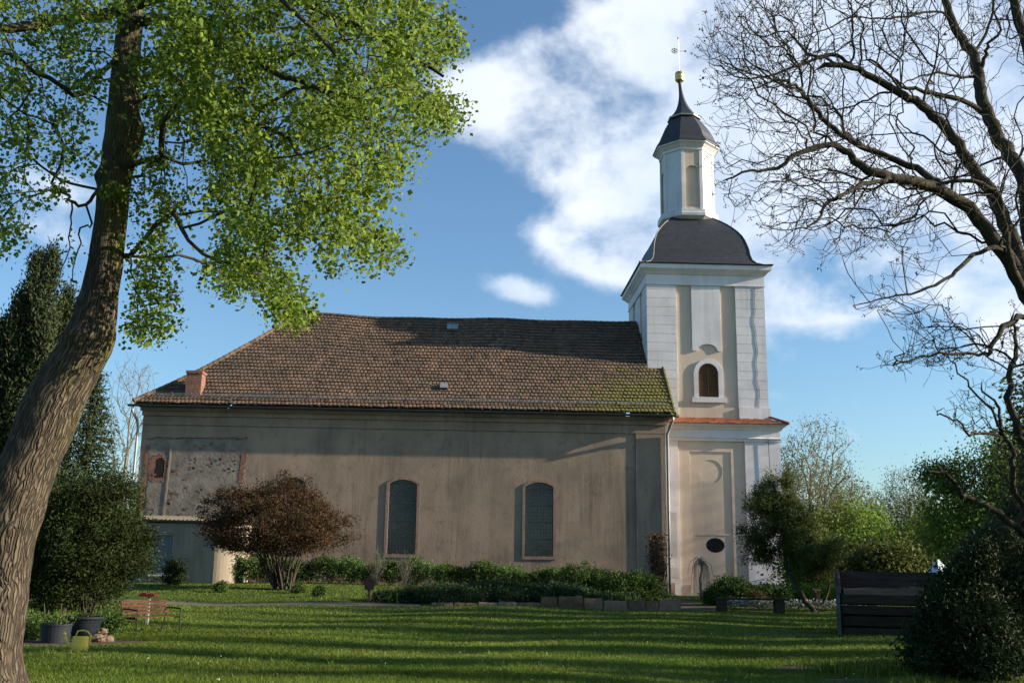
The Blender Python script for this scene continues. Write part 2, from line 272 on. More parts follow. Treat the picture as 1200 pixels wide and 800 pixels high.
# ------------------------------------------------------------------ mesh helpers
class MB:
    def __init__(s): s.v = []; s.f = []; s.t = []; s.m = []; s.uv = {}
    def add(s, vs, fs, tint=.5, mi=0, uvs=None):
        o = len(s.v); s.v += [tuple(v) for v in vs]
        for k, f in enumerate(fs):
            if uvs: s.uv[len(s.f)] = uvs[k]
            s.f.append(tuple(i+o for i in f)); s.t.append(tint); s.m.append(mi)
    def box(s, x0, x1, y0, y1, z0, z1, tint=.5, mi=0, M4=None):
        vs = [Vector(p) for p in ((x0,y0,z0),(x1,y0,z0),(x1,y1,z0),(x0,y1,z0),(x0,y0,z1),(x1,y0,z1),(x1,y1,z1),(x0,y1,z1))]
        if M4: vs = [M4 @ v for v in vs]
        s.add(vs, [(0,3,2,1),(4,5,6,7),(0,1,5,4),(1,2,6,5),(2,3,7,6),(3,0,4,7)], tint, mi)
    def tube(s, pts, rad, n=8, cap=True, tint=.5, mi=0, uvscale=None, irr=0):
        pts = [Vector(p) for p in pts]; k = len(pts)
        if not hasattr(rad, '__len__'): rad = [rad]*k
        o = len(s.v); ref = None; dist = 0
        for i in range(k):
            d = (pts[min(i+1, k-1)] - pts[max(i-1, 0)]).normalized()
            if ref is None: ref = d.orthogonal().normalized()
            else: ref = (ref - d*ref.dot(d)); ref = ref.normalized() if ref.length > 1e-6 else d.orthogonal().normalized()
            b2 = d.cross(ref)
            for j in range(n):
                a = 2*math.pi*j/n; rr = rad[i]
                s.v.append(tuple(pts[i] + (ref*math.cos(a) + b2*math.sin(a))*rr))
        for i in range(k-1):
            seg = (pts[i+1]-pts[i]).length
            for j in range(n):
                if uvscale: 
                    u0 = j/n*uvscale; u1 = (j+1)/n*uvscale; s.uv[len(s.f)] = [(u0, dist), (u1, dist), (u1, dist+seg), (u0, dist+seg)]
                s.f.append((o+i*n+j, o+i*n+(j+1)%n, o+(i+1)*n+(j+1)%n, o+(i+1)*n+j)); s.t.append(tint); s.m.append(mi)
            dist += seg
        if cap:
            s.f.append(tuple(o+j for j in reversed(range(n)))); s.t.append(tint); s.m.append(mi)
            s.f.append(tuple(o+(k-1)*n+j for j in range(n))); s.t.append(tint); s.m.append(mi)
    def plate(s, outer, holes, fn, depth, mi=0, back=True, tint=.5, flat=False):
        """polygon (a,b) with holes; fn(a,b,d) maps to 3D, d=0 front, d=depth back"""
        loops = [outer]+holes
        flat_pts = [p for l in loops for p in l]
        tris = geometry.tessellate_polygon([[Vector((p[0], p[1], 0)) for p in l] for l in loops])
        o = len(s.v); s.v += [tuple(fn(a, b, 0)) for a, b in flat_pts]
        def area(t): (x0,y0),(x1,y1),(x2,y2) = (flat_pts[i] for i in t); return (x1-x0)*(y2-y0)-(x2-x0)*(y1-y0)
        for t in tris:
            if abs(area(t)) < 1e-9: continue
            if area(t) < 0: t = (t[0], t[2], t[1])
            s.f.append(tuple(o+i for i in t)); s.t.append(tint); s.m.append(mi)
        if depth:
            o2 = len(s.v); s.v += [tuple(fn(a, b, depth)) for a, b in flat_pts]; base = 0
            for li, l in enumerate(loops):
                n = len(l); sa = sum(l[i][0]*l[(i+1)%n][1]-l[(i+1)%n][0]*l[i][1] for i in range(n))
                ccw = (sa > 0) == (li == 0)
                for i in range(n):
                    a, b = base+i, base+(i+1)%n
                    f = (o+a, o2+a, o2+b, o+b) if ccw else (o+b, o2+b, o2+a, o+a)
                    s.f.append(f); s.t.append(tint); s.m.append(mi)
                base += n
            if back:
                for t in tris:
                    if abs(area(t)) < 1e-9: continue
                    if area(t) > 0: t = (t[0], t[2], t[1])
                    s.f.append(tuple(o2+i for i in t)); s.t.append(tint); s.m.append(mi)
    def build(s, name, mats, parent=None, smooth=False):
        me = bpy.data.meshes.new(name); me.from_pydata(s.v, [], s.f)
        if not isinstance(mats, (list, tuple)): mats = [mats]
        for m_ in mats: me.materials.append(m_)
        me.polygons.foreach_set('material_index', s.m)
        at_ = me.attributes.new('tint', 'FLOAT', 'FACE'); at_.data.foreach_set('value', s.t)
        if s.uv:
            ul = me.uv_layers.new(name='UVMap')
            for fi, uvs in s.uv.items():
                st = me.polygons[fi].loop_start
                for k, q in enumerate(uvs): ul.data[st+k].uv = q
        if smooth: me.polygons.foreach_set('use_smooth', [True]*len(s.f))
        me.update()
        o = bpy.data.objects.new(name, me); col.objects.link(o)
        if parent: o.parent = parent
        return o
def npmesh(name, V, Fq, tint, m_, parent=None, smooth=False):
    """V (n,3), Fq (k, 3 or 4)"""
    me = bpy.data.meshes.new(name); k, w_ = Fq.shape
    me.vertices.add(len(V)); me.vertices.foreach_set('co', V.astype(np.float32).ravel())
    me.loops.add(k*w_); me.loops.foreach_set('vertex_index', Fq.astype(np.int32).ravel())
    me.polygons.add(k); me.polygons.foreach_set('loop_start', (np.arange(k)*w_).astype(np.int32))
    try: me.polygons.foreach_set('loop_total', np.full(k, w_, np.int32))
    except Exception: pass
    at_ = me.attributes.new('tint', 'FLOAT', 'FACE'); at_.data.foreach_set('value', np.clip(tint, 0, 1).astype(np.float32))
    me.materials.append(m_); me.update(calc_edges=True); me.validate()
    o = bpy.data.objects.new(name, me); col.objects.link(o)
    if parent: o.parent = parent
    return o
def thing(name, loc, label, cat, group=None):
    o = bpy.data.objects.new(name, None); col.objects.link(o); o.location = loc; o.empty_display_size = .3
    o['label'] = label; o['category'] = cat
    if group: o['group'] = group
    return o
class Local:                            # build in world coordinates, store relative to the thing's base
    pass
def settle(root):                       # parts are modelled in world coordinates: shift them so that the root sits at the base
    bpy.context.view_layer.update()
    inv = Matrix.Translation(-root.location)
    for ch in root.children:
        ch.matrix_parent_inverse = Matrix.Identity(4)
        ch.location = -root.location
def tag(o, label, cat, group=None, kind=None):
    if label: o['label'] = label
    if cat: o['category'] = cat
    if group: o['group'] = group
    if kind: o['kind'] = kind
def kind(o, k): o['kind'] = k; return o
def gz(x, y):
    """lawn height"""
    t = min(max((y-33)/14, 0), 1); t = t*t*(3-2*t)
    s = 1/(1+math.exp((x-3)/2.5))
    return t*(.08+.42*s) + .035*math.sin(x*.37+y*.21) + .03*math.sin(x*.9-y*.33)*(1 if y < 45 else .3)
def gza(x, y):
    t = np.clip((y-33)/14, 0, 1); t = t*t*(3-2*t); s = 1/(1+np.exp(np.clip((x-3)/2.5, -50, 50)))
    return t*(.08+.42*s) + .035*np.sin(x*.37+y*.21) + .03*np.sin(x*.9-y*.33)*np.where(y < 45, 1, .3)
def G(px, py):
    """where the line of sight meets the lawn"""
    d = ray(px, py); t = 5.0
    while t < 400:
        q = d*t
        if CAM_H + q.z <= gz(q.x, q.y): break
        t += .05
    return Vector((q.x, q.y, gz(q.x, q.y)))

# ------------------------------------------------------------------ foliage helpers
def leafmesh(name, pts, size, m_, parent, aspect=.75, up=None, upw=0., jitter=.25, fold=.25, tint=None, outc=None, outw=0.):
    """diamond leaves, folded on the midrib; pts (n,3); the axis points at random, drawn towards 'up' by upw and away from outc by outw"""
    n = len(pts); pts = np.asarray(pts, float)
    ax = rng.normal(size=(n, 3))
    ax /= np.linalg.norm(ax, axis=1)[:, None]
    if up is not None: ax = ax*(1-upw) + np.asarray(up)*upw
    if outc is not None:
        od = pts - outc; od /= (np.linalg.norm(od, axis=1)[:, None]+1e-6); ax = ax*(1-outw) + od*outw
    ax /= np.linalg.norm(ax, axis=1)[:, None]
    sd = np.cross(ax, rng.normal(size=(n, 3))); sd /= np.linalg.norm(sd, axis=1)[:, None]
    nm = np.cross(ax, sd)
    sz = size*(1+rng.uniform(-jitter, jitter, n))[:, None]
    V = np.empty((n, 4, 3)); V[:, 0] = pts; V[:, 2] = pts + ax*sz
    V[:, 1] = pts + ax*sz*.42 + sd*sz*aspect*.5 + nm*sz*fold*.5
    V[:, 3] = pts + ax*sz*.42 - sd*sz*aspect*.5 + nm*sz*fold*.5
    b = np.arange(n)*4
    Fq = np.stack([np.stack([b, b+1, b+2], 1), np.stack([b, b+2, b+3], 1)], 1).reshape(-1, 3)
    t = rng.random(n) if tint is None else tint
    return npmesh(name, V.reshape(-1, 3), Fq, np.repeat(t, 2), m_, parent)
def vnoise(p, s, seed=0):
    """cheap smooth noise on (n,3) arrays in -1..1"""
    q = p*s; r = np.random.default_rng(seed+99); out = np.zeros(len(p))
    for k in range(6):
        d = r.normal(size=3); out += np.sin(q@d + r.uniform(0, 6.28))
    return out/3.2
def blob_points(c, rad, n, clumps=60, spread=.28, shell=.35, seed=0, flat=0.):
    """points in clumps spread through an uneven ellipsoid"""
    r = np.random.default_rng(seed+5); c = np.asarray(c); rad = np.asarray(rad)
    d = r.normal(size=(clumps, 3)); d /= np.linalg.norm(d, axis=1)[:, None]
    k = (shell + (1-shell)*r.random(clumps)**.5)[:, None]
    k = k*(1+.22*vnoise(d, 2.6, seed)[:, None])
    cc = c + d*rad*k
    idx = r.integers(0, clumps, n)
    off = r.normal(size=(n, 3))*spread*np.array([1, 1, .7+flat])
    cr_ = (.6+.8*r.random(clumps))[idx][:, None]
    return cc[idx] + off*cr_*(rad.mean()), cc, idx
class Net:
    """a branching network grown from traced limbs towards target points"""
    def __init__(s): s.p = []; s.par = []; s.len = []; s.minr = []
    def node(s, p, par, minr=0):
        s.p.append(np.asarray(p, float)); s.par.append(par)
        s.len.append(0 if par < 0 else s.len[par] + float(np.linalg.norm(s.p[-1]-s.p[par]))); s.minr.append(minr); return len(s.p)-1
    def limb(s, pts, r0, r1, par=None, sub=3, wob=.03):
        """polyline attached to nearest node (or par)"""
        pts = [np.asarray(q, float) for q in pts]
        if par is None:
            if not s.p: par = -1
            else: par = int(np.argmin(((np.array(s.p)-pts[0])**2).sum(1)))
        Lr = len(pts)
        # catmull-rom smoothing
        ids = []
        for i in range(Lr-1):
            p0 = pts[max(i-1, 0)]; p1 = pts[i]; p2 = pts[i+1]; p3 = pts[min(i+2, Lr-1)]
            for k in range(sub):
                t = k/sub
                q = .5*((2*p1)+(-p0+p2)*t+(2*p0-5*p1+4*p2-p3)*t*t+(-p0+3*p1-3*p2+p3)*t**3)
                if i or k: q = q + rng.normal(size=3)*wob
                par = s.node(q, par, r0+(r1-r0)*(i+t)/(Lr-1)); ids.append(par)
        par = s.node(pts[-1], par, r1); ids.append(par)
        return ids
    def grow(s, targets, bf=.35, step=.35, jit=.12, sag=0., maxlen=1e9):
        T = np.asarray(targets, float); A = np.array(s.p)
        dmin = np.array([((A-t)**2).sum(1).min() for t in T]); order = np.argsort(dmin)
        cap = len(A)+len(T)*14; PP = np.empty((cap, 3)); LL = np.empty(cap); n = len(A); PP[:n] = A; LL[:n] = s.len
        for ti in order:
            t = T[ti]; d = np.sqrt(((PP[:n]-t)**2).sum(1)); c = d + bf*LL[:n]; b = int(np.argmin(c))
            dd = d[b]
            if dd > maxlen: continue
            k = max(1, min(12, int(dd/step)+1)); a = PP[b].copy()
            side = rng.normal(size=3)*jit*dd; par = b
            for j in range(1, k+1):
                f = j/k; q = a+(t-a)*f + side*math.sin(math.pi*f) + np.array([0, 0, sag*dd*math.sin(math.pi*f)])
                if j < k: q = q + rng.normal(size=3)*jit*step*.35
                par = s.node(q, par)
                PP[n] = q; LL[n] = s.len[-1]; n += 1
    def radii(s, r0, p=2.3, tip=.5):
        n = len(s.p); acc = np.zeros(n); r = np.zeros(n)
        ch = [0]*n
        for i in range(n): 
            if s.par[i] >= 0: ch[s.par[i]] += 1
        order = range(n-1, -1, -1)
        for i in order:
            r[i] = r0*tip if ch[i] == 0 else acc[i]**(1/p)
            if ch[i] == 0: r[i] = r0*tip; c = r0**p*.7
            else: c = acc[i] + (r0**p)*.02
            if s.minr[i] > 0: r[i] = max(r[i], s.minr[i]) if s.minr[i] > .0 else r[i]
            if s.par[i] >= 0: acc[s.par[i]] += max(c, 0)
        for i in range(n):
            if s.par[i] >= 0: r[i] = min(r[i], max(r[s.par[i]], s.minr[i]))
        s.r = r; s.nch = ch; return r
    def mesh(s, name, m_, parent, rmin=0, rmax=1e9, n_thick=9, uvs=True):
        kids = {}
        for i, p in enumerate(s.par): kids.setdefault(p, []).append(i)
        mb = MB(); stack = [(-1, k) for k in kids.get(-1, [])]
        while stack:
            st, i = stack.pop(); chain = ([st] if st >= 0 else [])+[i]
            while True:
                ks = kids.get(chain[-1], [])
                if not ks: break
                ks = sorted(ks, key=lambda q: -s.r[q]); 
                for o_ in ks[1:]: stack.append((chain[-1], o_))
                chain.append(ks[0])
            rr = [s.r[q] for q in chain]
            if st >= 0: rr[0] = rr[1]
            big = max(rr)
            if len(chain) > 1: mb.tube([s.p[q] for q in chain], rr, n=(n_thick if big > .08 else 6 if big > .03 else 4 if big > .012 else 3), cap=False)
        return mb.build(name, m_, parent, smooth=True)
    def tips(s): return np.array([s.p[i] for i in range(len(s.p)) if s.nch[i] == 0])
    def thin(s, rmax): return np.array([s.p[i] for i in range(len(s.p)) if s.r[i] < rmax])
# ------------------------------------------------------------------ church
def front(Y): return lambda a, b, d: (a, Y+d, b)
def arch(cx, hw, z0, z1, rise, n=14):
    """opening: flat bottom z0, springing z1, segmental arch of given rise; counter-clockwise"""
    pts = [(cx-hw, z0), (cx+hw, z0), (cx+hw, z1)]
    r = (hw*hw+rise*rise)/(2*rise); a0 = math.asin(min(1, hw/r)); zc = z1+rise-r
    if rise >= hw: r = hw; a0 = math.pi/2; zc = z1
    for i in range(1, n): a = a0-2*a0*i/n; pts.append((cx+r*math.sin(a), zc+r*math.cos(a)))
    pts.append((cx-hw, z1)); return pts
def ellipse(cx, cz, rx, rz, n=28): return [(cx+rx*math.cos(2*math.pi*i/n), cz+rz*math.sin(2*math.pi*i/n)) for i in range(n)]
def rect(x0, x1, z0, z1): return [(x0, z0), (x1, z0), (x1, z1), (x0, z1)]
def nlathe(mb, prof, n, cx, cy, rot=0, mi=0, uv=False, cap=True, tint=.5):
    """prof: (apothem, z[, dx]) rings of a regular n-gon"""
    o = len(mb.v); k = 1/math.cos(math.pi/n); dist = 0
    for q in prof:
        a, z = q[0], q[1]; dx = q[2] if len(q) > 2 else 0
        for j in range(n):
            an = rot+2*math.pi*(j+.5)/n; mb.v.append((cx+dx+a*k*math.cos(an), cy+a*k*math.sin(an), z))
    for i in range(len(prof)-1):
        seg = math.hypot(prof[i+1][0]-prof[i][0], prof[i+1][1]-prof[i][1])
        for j in range(n):
            j2 = (j+1) % n; f = (o+i*n+j, o+i*n+j2, o+(i+1)*n+j2, o+(i+1)*n+j)
            if uv:
                w0 = prof[i][0]*math.tan(math.pi/n); w1 = prof[i+1][0]*math.tan(math.pi/n)
                mb.uv[len(mb.f)] = [(-w0+j*.13, dist), (w0+j*.13, dist), (w1+j*.13, dist+seg), (-w1+j*.13, dist+seg)]
            mb.f.append(f); mb.t.append(tint); mb.m.append(mi)
        dist += seg
    if cap:
        mb.f.append(tuple(o+j for j in reversed(range(n)))); mb.t.append(tint); mb.m.append(mi)
        mb.f.append(tuple(o+(len(prof)-1)*n+j for j in range(n))); mb.t.append(tint); mb.m.append(mi)

NY = 52.0                                            # nave south wall
XL, XR, ZE = -16.75, 9.75, 8.95                      # nave wall ends, eaves
church = thing('church', (0, 58, 0), 'old village church with grey plastered nave, brown tiled roof and white baroque tower', 'church')
EY, EZ, RY, RZ = 51.42, 9.10, 58.0, 15.42            # eaves line and ridge
SL = (RZ-EZ)/(RY-EY)
def roofhit(px, py):
    d = ray(px, py); t = (EZ-CAM_H - EY*SL)/(d.z - d.y*SL); return Vector((d.x*t, d.y*t, CAM_H+d.z*t))
wins = [(-9.15, .72, 1.75, 5.40, .25), (-3.54, .71, 1.95, 5.40, .23), (3.31, .71, 1.95, 5.38, .23)]
mb = MB()
mb.plate(rect(XL, XR, -.3, 9.05), [arch(*w_) for w_ in wins], front(NY), .45, back=False)
mb.box(XL, XL+.45, NY+.4501, 64, -.3, 9.05); mb.box(XR-.45, XR, NY+.4501, 64, -.3, 9.05); mb.box(XL+.4501, XR-.4501, 63.6, 64, -.3, 9.05)
nave = mb.build('nave_wall', M['plaster'], church)
mb = MB()                                            # cornice band under the gutter and string course
mb.box(XL-.05, XR+.05, NY-.10, NY-.002, 8.62, 8.86); mb.box(XL-.12, XR+.12, NY-.22, NY-.002, 8.8605, 9.02)
mb.box(XL-.04, XR+.04, NY-.07, NY-.003, 8.17, 8.25)
mb.build('cornice', M['plaster'], church)
mb = MB(); mb.box(8.22, 9.72, NY-.06, NY-.004, -.2, 8.165); mb.build('corner_pilaster', M['plaster'], church)
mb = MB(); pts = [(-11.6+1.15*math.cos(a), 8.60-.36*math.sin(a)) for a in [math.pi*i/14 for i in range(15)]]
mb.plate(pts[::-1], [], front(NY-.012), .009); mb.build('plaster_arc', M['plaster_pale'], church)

# bare patch and brick
def rough(poly, sub=.16, amp=.035):
    out = []
    for i in range(len(poly)):
        a, b = poly[i], poly[(i+1) % len(poly)]; L_ = math.dist(a, b); n = max(1, int(L_/sub))
        for k in range(n):
            t = k/n; out.append((a[0]+(b[0]-a[0])*t+random.uniform(-amp, amp), a[1]+(b[1]-a[1])*t+random.uniform(-amp, amp)))
    return out
def pz(x, y, Y=NY): q = P(x, y, Y); return (q.x, q.z)
mb = MB(); mb.plate(rough([pz(170, 609), pz(262, 609), pz(285, 590), pz(289, 530), pz(290, 513), pz(176, 513), pz(173, 560)]), [], front(NY-.010), .008)
mb.build('bare_plaster_patch', M['patch'], church)['label'] = 'patch of bare rubble where the plaster has fallen'
def bit(name, poly, holes, y, dep, m_):
    mb = MB(); mb.plate(poly, holes, front(y), dep); return mb.build(name, m_, church)
bit('exposed_brick', rough([pz(279, 566), pz(284, 566), pz(290, 529), pz(284, 530)], .12, .05), [], NY-.020, .009, M['brick'])
nx0, nz0 = pz(187, 548); nich = rough([(nx0-.22, nz0-.5), (nx0+.2, nz0-.46), (nx0+.25, nz0+.35), (nx0+.05, nz0+.5), (nx0-.24, nz0+.42)], .14, .035)
bit('exposed_brick', rough([pz(174, 562), pz(186, 566), pz(195, 560), pz(197, 540), pz(190, 531), pz(176, 536)], .12, .07), [nich], NY-.020, .009, M['brick'])
bit('exposed_brick', rough([pz(163, 600), pz(166, 600), pz(176, 522), pz(172, 522)], .12, .03), [], NY-.020, .009, M['brick'])
for k in range(22):
    x = random.uniform(178, 282); y = random.uniform(522, 604); s = random.uniform(.04, .11); q = pz(x, y)
    bit('exposed_brick', rough(ellipse(q[0], q[1], s*1.25, s*.6, 7), .1, .02), [], NY-.024-.0004*k, .006, M['brick'])
bit('painted_hole', ellipse(*pz(187, 548), .40, .58, 12), [], NY-.0125, .001, M['shutterback'])  # flat plates: the shade inside masonry holes is put into their dark colour
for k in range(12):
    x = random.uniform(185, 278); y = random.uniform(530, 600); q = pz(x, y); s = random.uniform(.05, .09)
    bit('painted_hole', rough(ellipse(q[0], q[1], s, s*.8, 7), .1, .015), [], NY-.036-.0004*k, .006, M['shutterback'])
mb = MB()
mb.plate(rough([pz(189.5, 609), pz(192, 609), pz(202, 521), pz(200, 521)], .2, .015), [], front(NY-.035), .022)
mb.plate(rough([pz(169, 609), pz(289, 612), pz(289, 614), pz(169, 612)], .2, .015), [], front(NY-.05), .035)
mb.build('plaster_edge', M['plaster_pale'], church)
mb = MB(); pts = []                                  # ragged broken edge along the top
for i in range(60):
    x = 172+118*i/59; q = pz(x, 513+1.6*noise.noise(Vector((i*.21, 0, 0)))+random.uniform(-.7, .7)); pts.append((q[0], NY-.02, q[1]))
mb.tube(pts, [.03+random.uniform(-.015, .02) for _ in pts], n=5); mb.build('broken_edge', M['brick'], church)

# windows
for wi, (cx, hw, z0, z1, rise) in enumerate(wins):
    mb = MB(); mb.plate(arch(cx, hw-.03, z0+.03, z1, rise-.02), [], front(NY+.16), .01)
    wn = mb.build('window', M['glass'] if wi else mat('ochre_blind', (.10, .075, .03), .5, .4, c2=(.05, .045, .03), scale=2), church)
    mb = MB()
    o = arch(cx, hw+.14, z0-.16, z1+.02, rise+.10); i_ = arch(cx, hw-.008, z0+.008, z1, rise-.006)
    mb.plate(o, [i_], front(NY-.045), .20); mb.build('surround', M['pinkstone'], wn)
    mb = MB(); top = z1+rise
    for k in range(1, 9):
        x = cx-hw+2*hw*k/9; h_ = z1+rise*(1-((x-cx)/hw)**2); mb.box(x-.010, x+.010, NY+.143, NY+.158, z0+.03, h_-.02)
    for k in range(1, 22):
        z = z0+(top-z0)*k/22
        if z > z1+rise*.5: continue
        thick = .035 if k % 5 == 0 else .010
        mb.box(cx-hw+.03, cx+hw-.03, NY+(.11 if k % 5 == 0 else .1435), NY+(.142 if k % 5 == 0 else .1575), z-thick, z+thick)
    mb.build('leading', M['lead'], wn)

# nave roof: every tile laid on the front slope
slope_len = math.hypot(RY-EY, RZ-EZ); ey = (RY-EY)/slope_len; ez = (RZ-EZ)/slope_len
HX0, HX1 = -17.12, -10.25                            # hip foot and hip top
def hipx(f): return HX0 + (HX1-HX0)*(f + .05*math.sin(math.pi*f))
def sagz(x, f): return (-.10*math.sin(math.pi*min(max((x+10)/19.5, 0), 1)) + .05*math.sin(x*.55+1) + .03*math.sin(x*1.3))*f - .05*math.sin(x*.31)*(1-f)*0 + .10*(1-f)**6
mb = MB(); rows = 28; tw = .20; exp = slope_len/rows
for r_ in range(rows):
    f0 = r_/rows; yr = EY+(RY-EY)*f0
    xr = 10.12 if yr < 54.45 else 9.33
    x = hipx(f0+.5/rows)+.02; pass
    xs = math.ceil((x+20)/tw)*tw-20+(r_ % 2)*tw*.5+random.uniform(-.02, .02)
    cols = [x]+[xs+tw*i for i in range(int((xr-xs)/tw)+1)]+[xr]
    for a, b in zip(cols[:-1], cols[1:]):
        if b-a < .04: continue
        tn = min(1, max(0, random.gauss(.5, .22))); ji = random.uniform(-.012, .012)+(random.uniform(-.09, -.03) if random.random() < .025 else 0); lift = .062+random.uniform(-.014, .022)
        prof = [0, .018, .010, 0] if b-a > .15 else [0, .01, .005, 0]
        vs = []
        for (s_, h_) in ((-.02+ji, lift), (exp+.03, .008)):
            fs = (f0*slope_len+s_)/slope_len
            for k in range(4):
                xx = a+(b-a)*k/3; hh = h_+prof[k]
                vs.append((xx, EY+s_*ey+f0*(RY-EY)-ez*hh, EZ+s_*ez+f0*(RZ-EZ)+ey*hh+sagz(xx, fs)))
        for k in range(4):
            v = vs[k]; vs.append((v[0], v[1]+ez*.035, v[2]-ey*.035))
        mb.add(vs, [(0, 1, 5, 4), (1, 2, 6, 5), (2, 3, 7, 6), (8, 9, 1, 0), (9, 10, 2, 1), (10, 11, 3, 2)], tn)
def rp(x, f, dz=-.03): return (x, EY+(RY-EY)*f, EZ+(RZ-EZ)*f+sagz(x, f)+dz)
nx = 26                                              # boarding under the tiles, back slope and hip
for i in range(nx):
    a0, a1 = i/nx, (i+1)/nx
    for j in range(8):
        f0, f1 = j/8, (j+1)/8
        X = lambda a, f: hipx(f)+.05+(9.3-hipx(f))*a
        mb.add([rp(X(a0, f0), f0), rp(X(a1, f0), f0), rp(X(a1, f1), f1), rp(X(a0, f1), f1)], [(0, 1, 2, 3)], .3)
        bk = lambda x, f: (x, 2*RY-rp(x, f)[1], rp(x, f)[2])
        mb.add([bk(X(a0, f0), f0), bk(X(a1, f0), f0), bk(X(a1, f1), f1), bk(X(a0, f1), f1)], [(3, 2, 1, 0)], .4)
for j in range(14):
    f0, f1 = j/14, (j+1)/14
    mb.add([(hipx(f0), EY+(RY-EY)*f0, EZ+(RZ-EZ)*f0), (hipx(f1), EY+(RY-EY)*f1, EZ+(RZ-EZ)*f1), (hipx(f1), 2*RY-(EY+(RY-EY)*f1), EZ+(RZ-EZ)*f1), (hipx(f0), 2*RY-(EY+(RY-EY)*f0), EZ+(RZ-EZ)*f0)], [(0, 1, 2, 3)], .5)
mb.box(9.33, 10.08, EY+.1, 54.6, EZ-.12, EZ-.04)     # soffit of the verge
yv = 54.6; mb.add([(9.3, EY, EZ-.05), (10.1, EY, EZ-.05), (10.1, yv, EZ+(yv-EY)*SL-.05), (9.3, yv, EZ+(yv-EY)*SL-.05)], [(0, 1, 2, 3)], .3)
mb.add([(10.1, EY, EZ-.12), (10.1, yv, EZ-.12), (10.1, yv, EZ+(yv-EY)*SL-.03)], [(0, 1, 2)], .3)
roof = mb.build('roof', M['rooftile'], church)
mb = MB()                                            # ridge, hip and verge tiles
def capline(pts, r_, mi=0):
    tot_ = sum((Vector(b)-Vector(a)).length for a, b in zip(pts[:-1], pts[1:])); n = int(tot_/.36)
    def at_(s):
        for a, b in zip(pts[:-1], pts[1:]):
            l = (Vector(b)-Vector(a)).length
            if s <= l: return Vector(a).lerp(Vector(b), s/l)
            s -= l
        return Vector(pts[-1])
    for i in range(n): 
        a = at_(tot_*i/n); b = at_(tot_*(i+1.12)/n); mb.tube([a, b], [r_*1.12, r_*.92], n=8, tint=random.random(), mi=mi)
capline([(HX1, RY, RZ+.02)]+[(x, RY, RZ+.02+sagz(x, 1)) for x in np.linspace(HX1+1, 9.3, 20)], .13)
capline([(hipx(f), EY+(RY-EY)*f-.02, EZ+(RZ-EZ)*f+.08+sagz(hipx(f), f)) for f in np.linspace(0, 1, 14)], .105)
mb.build('ridge_tiles', M['rooftile'], roof)
mb = MB(); capline([(10.14, EY+(54.5-EY)*f, EZ+(54.5-EY)*f*SL+.05) for f in (0, .5, 1)], .09); capline([(9.9, EY-.02, EZ+.0), (10.38, EY+.25, EZ-.02)], .1)
mb.build('verge_tiles', M['rooftile'], roof)
mb = MB()                                            # snow guard
z_off = .17
def rpo(x, s_, h_): return (x, EY+s_*ey-ez*h_, EZ+s_*ez+ey*h_+.1*(1-s_/slope_len)**6)
x = -16.3
while x < 9.9:
    mb.tube([rpo(x, .55, .05), rpo(x, .50, .34)], .020, n=4); x += .98
for h_ in (.14, .21, .28):
    mb.tube([rpo(-16.3, .53, h_), rpo(9.8, .53, h_)], .011, n=4)
mb.build('snow_guard', M['zinc'], roof)
q = roofhit(520, 457); mb = MB()                     # little round-headed vent, and hatch by the ridge
Rm = Matrix.Translation(q) @ Matrix.Rotation(math.atan(SL), 4, 'X')
mb.box(-.2, .2, -.05, .42, .06, .2, M4=Rm); mb.box(-.16, .16, -.052, -.051, .08, .18, mi=1, M4=Rm)
mb.build('roof_vent', [M['zinc'], M['shutterback']], roof)
q = roofhit(530, 388); Rm = Matrix.Translation(q) @ Matrix.Rotation(math.atan(SL), 4, 'X'); mb = MB()
for b_ in ((-.32, -.25, 0, .62), (.25, .32, 0, .62), (-.25, .25, 0, .07), (-.25, .25, .55, .62), (-.02, .02, .07, .55)): mb.box(b_[0], b_[1], b_[2], b_[3], .06, .17, M4=Rm)
mb.box(-.25, .25, .07, .55, .08, .13, mi=1, M4=Rm)
mb.build('roof_hatch', [M['zinc'], mat('hatch_glass', (.25, .32, .4), .15, .7)], roof)
# chimney
q0 = roofhit(216, 467); q1 = roofhit(235, 467); mb = MB(); cxm = (q0.x+q1.x)/2; hw = (q1.x-q0.x)/2*.96
ztop = P(225, 434, q0.y).z
mb.box(cxm-hw, cxm+hw, q0.y, q0.y+.75, q0.z-.3, ztop-.14); mb.box(cxm-hw-.035, cxm+hw+.035, q0.y-.035, q0.y+.785, ztop-.139, ztop)
mb.build('chimney', M['brick'], church)
# gutter and downpipes
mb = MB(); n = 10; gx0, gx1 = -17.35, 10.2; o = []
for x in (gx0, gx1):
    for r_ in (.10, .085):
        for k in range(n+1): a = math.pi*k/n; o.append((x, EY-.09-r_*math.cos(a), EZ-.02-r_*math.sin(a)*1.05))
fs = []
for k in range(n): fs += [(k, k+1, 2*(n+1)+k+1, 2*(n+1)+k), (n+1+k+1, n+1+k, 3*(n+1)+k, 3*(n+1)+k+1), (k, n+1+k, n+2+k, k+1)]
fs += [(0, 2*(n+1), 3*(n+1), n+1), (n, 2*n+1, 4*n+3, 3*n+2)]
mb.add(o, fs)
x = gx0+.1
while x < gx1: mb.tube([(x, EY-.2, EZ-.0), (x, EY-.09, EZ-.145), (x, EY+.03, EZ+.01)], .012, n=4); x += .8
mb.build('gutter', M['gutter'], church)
mb = MB(); px_ = 9.82
mb.tube([(10.02, EY-.09, EZ-.1), (10.02, EY-.09, EZ-.3), (9.93, EY+.25, EZ-.62), (px_, NY-.17, EZ-1.0), (px_, NY-.17, 4), (px_, NY-.17, .1)], .073, n=10)
for z in (2, 4.2, 6.4): mb.tube([(px_, NY-.17, z), (px_, NY-.17, z+.05)], .075, n=10)
dp = mb.build('downpipe', M['zinc'], church, smooth=True)
mb = MB(); px2 = -16.9
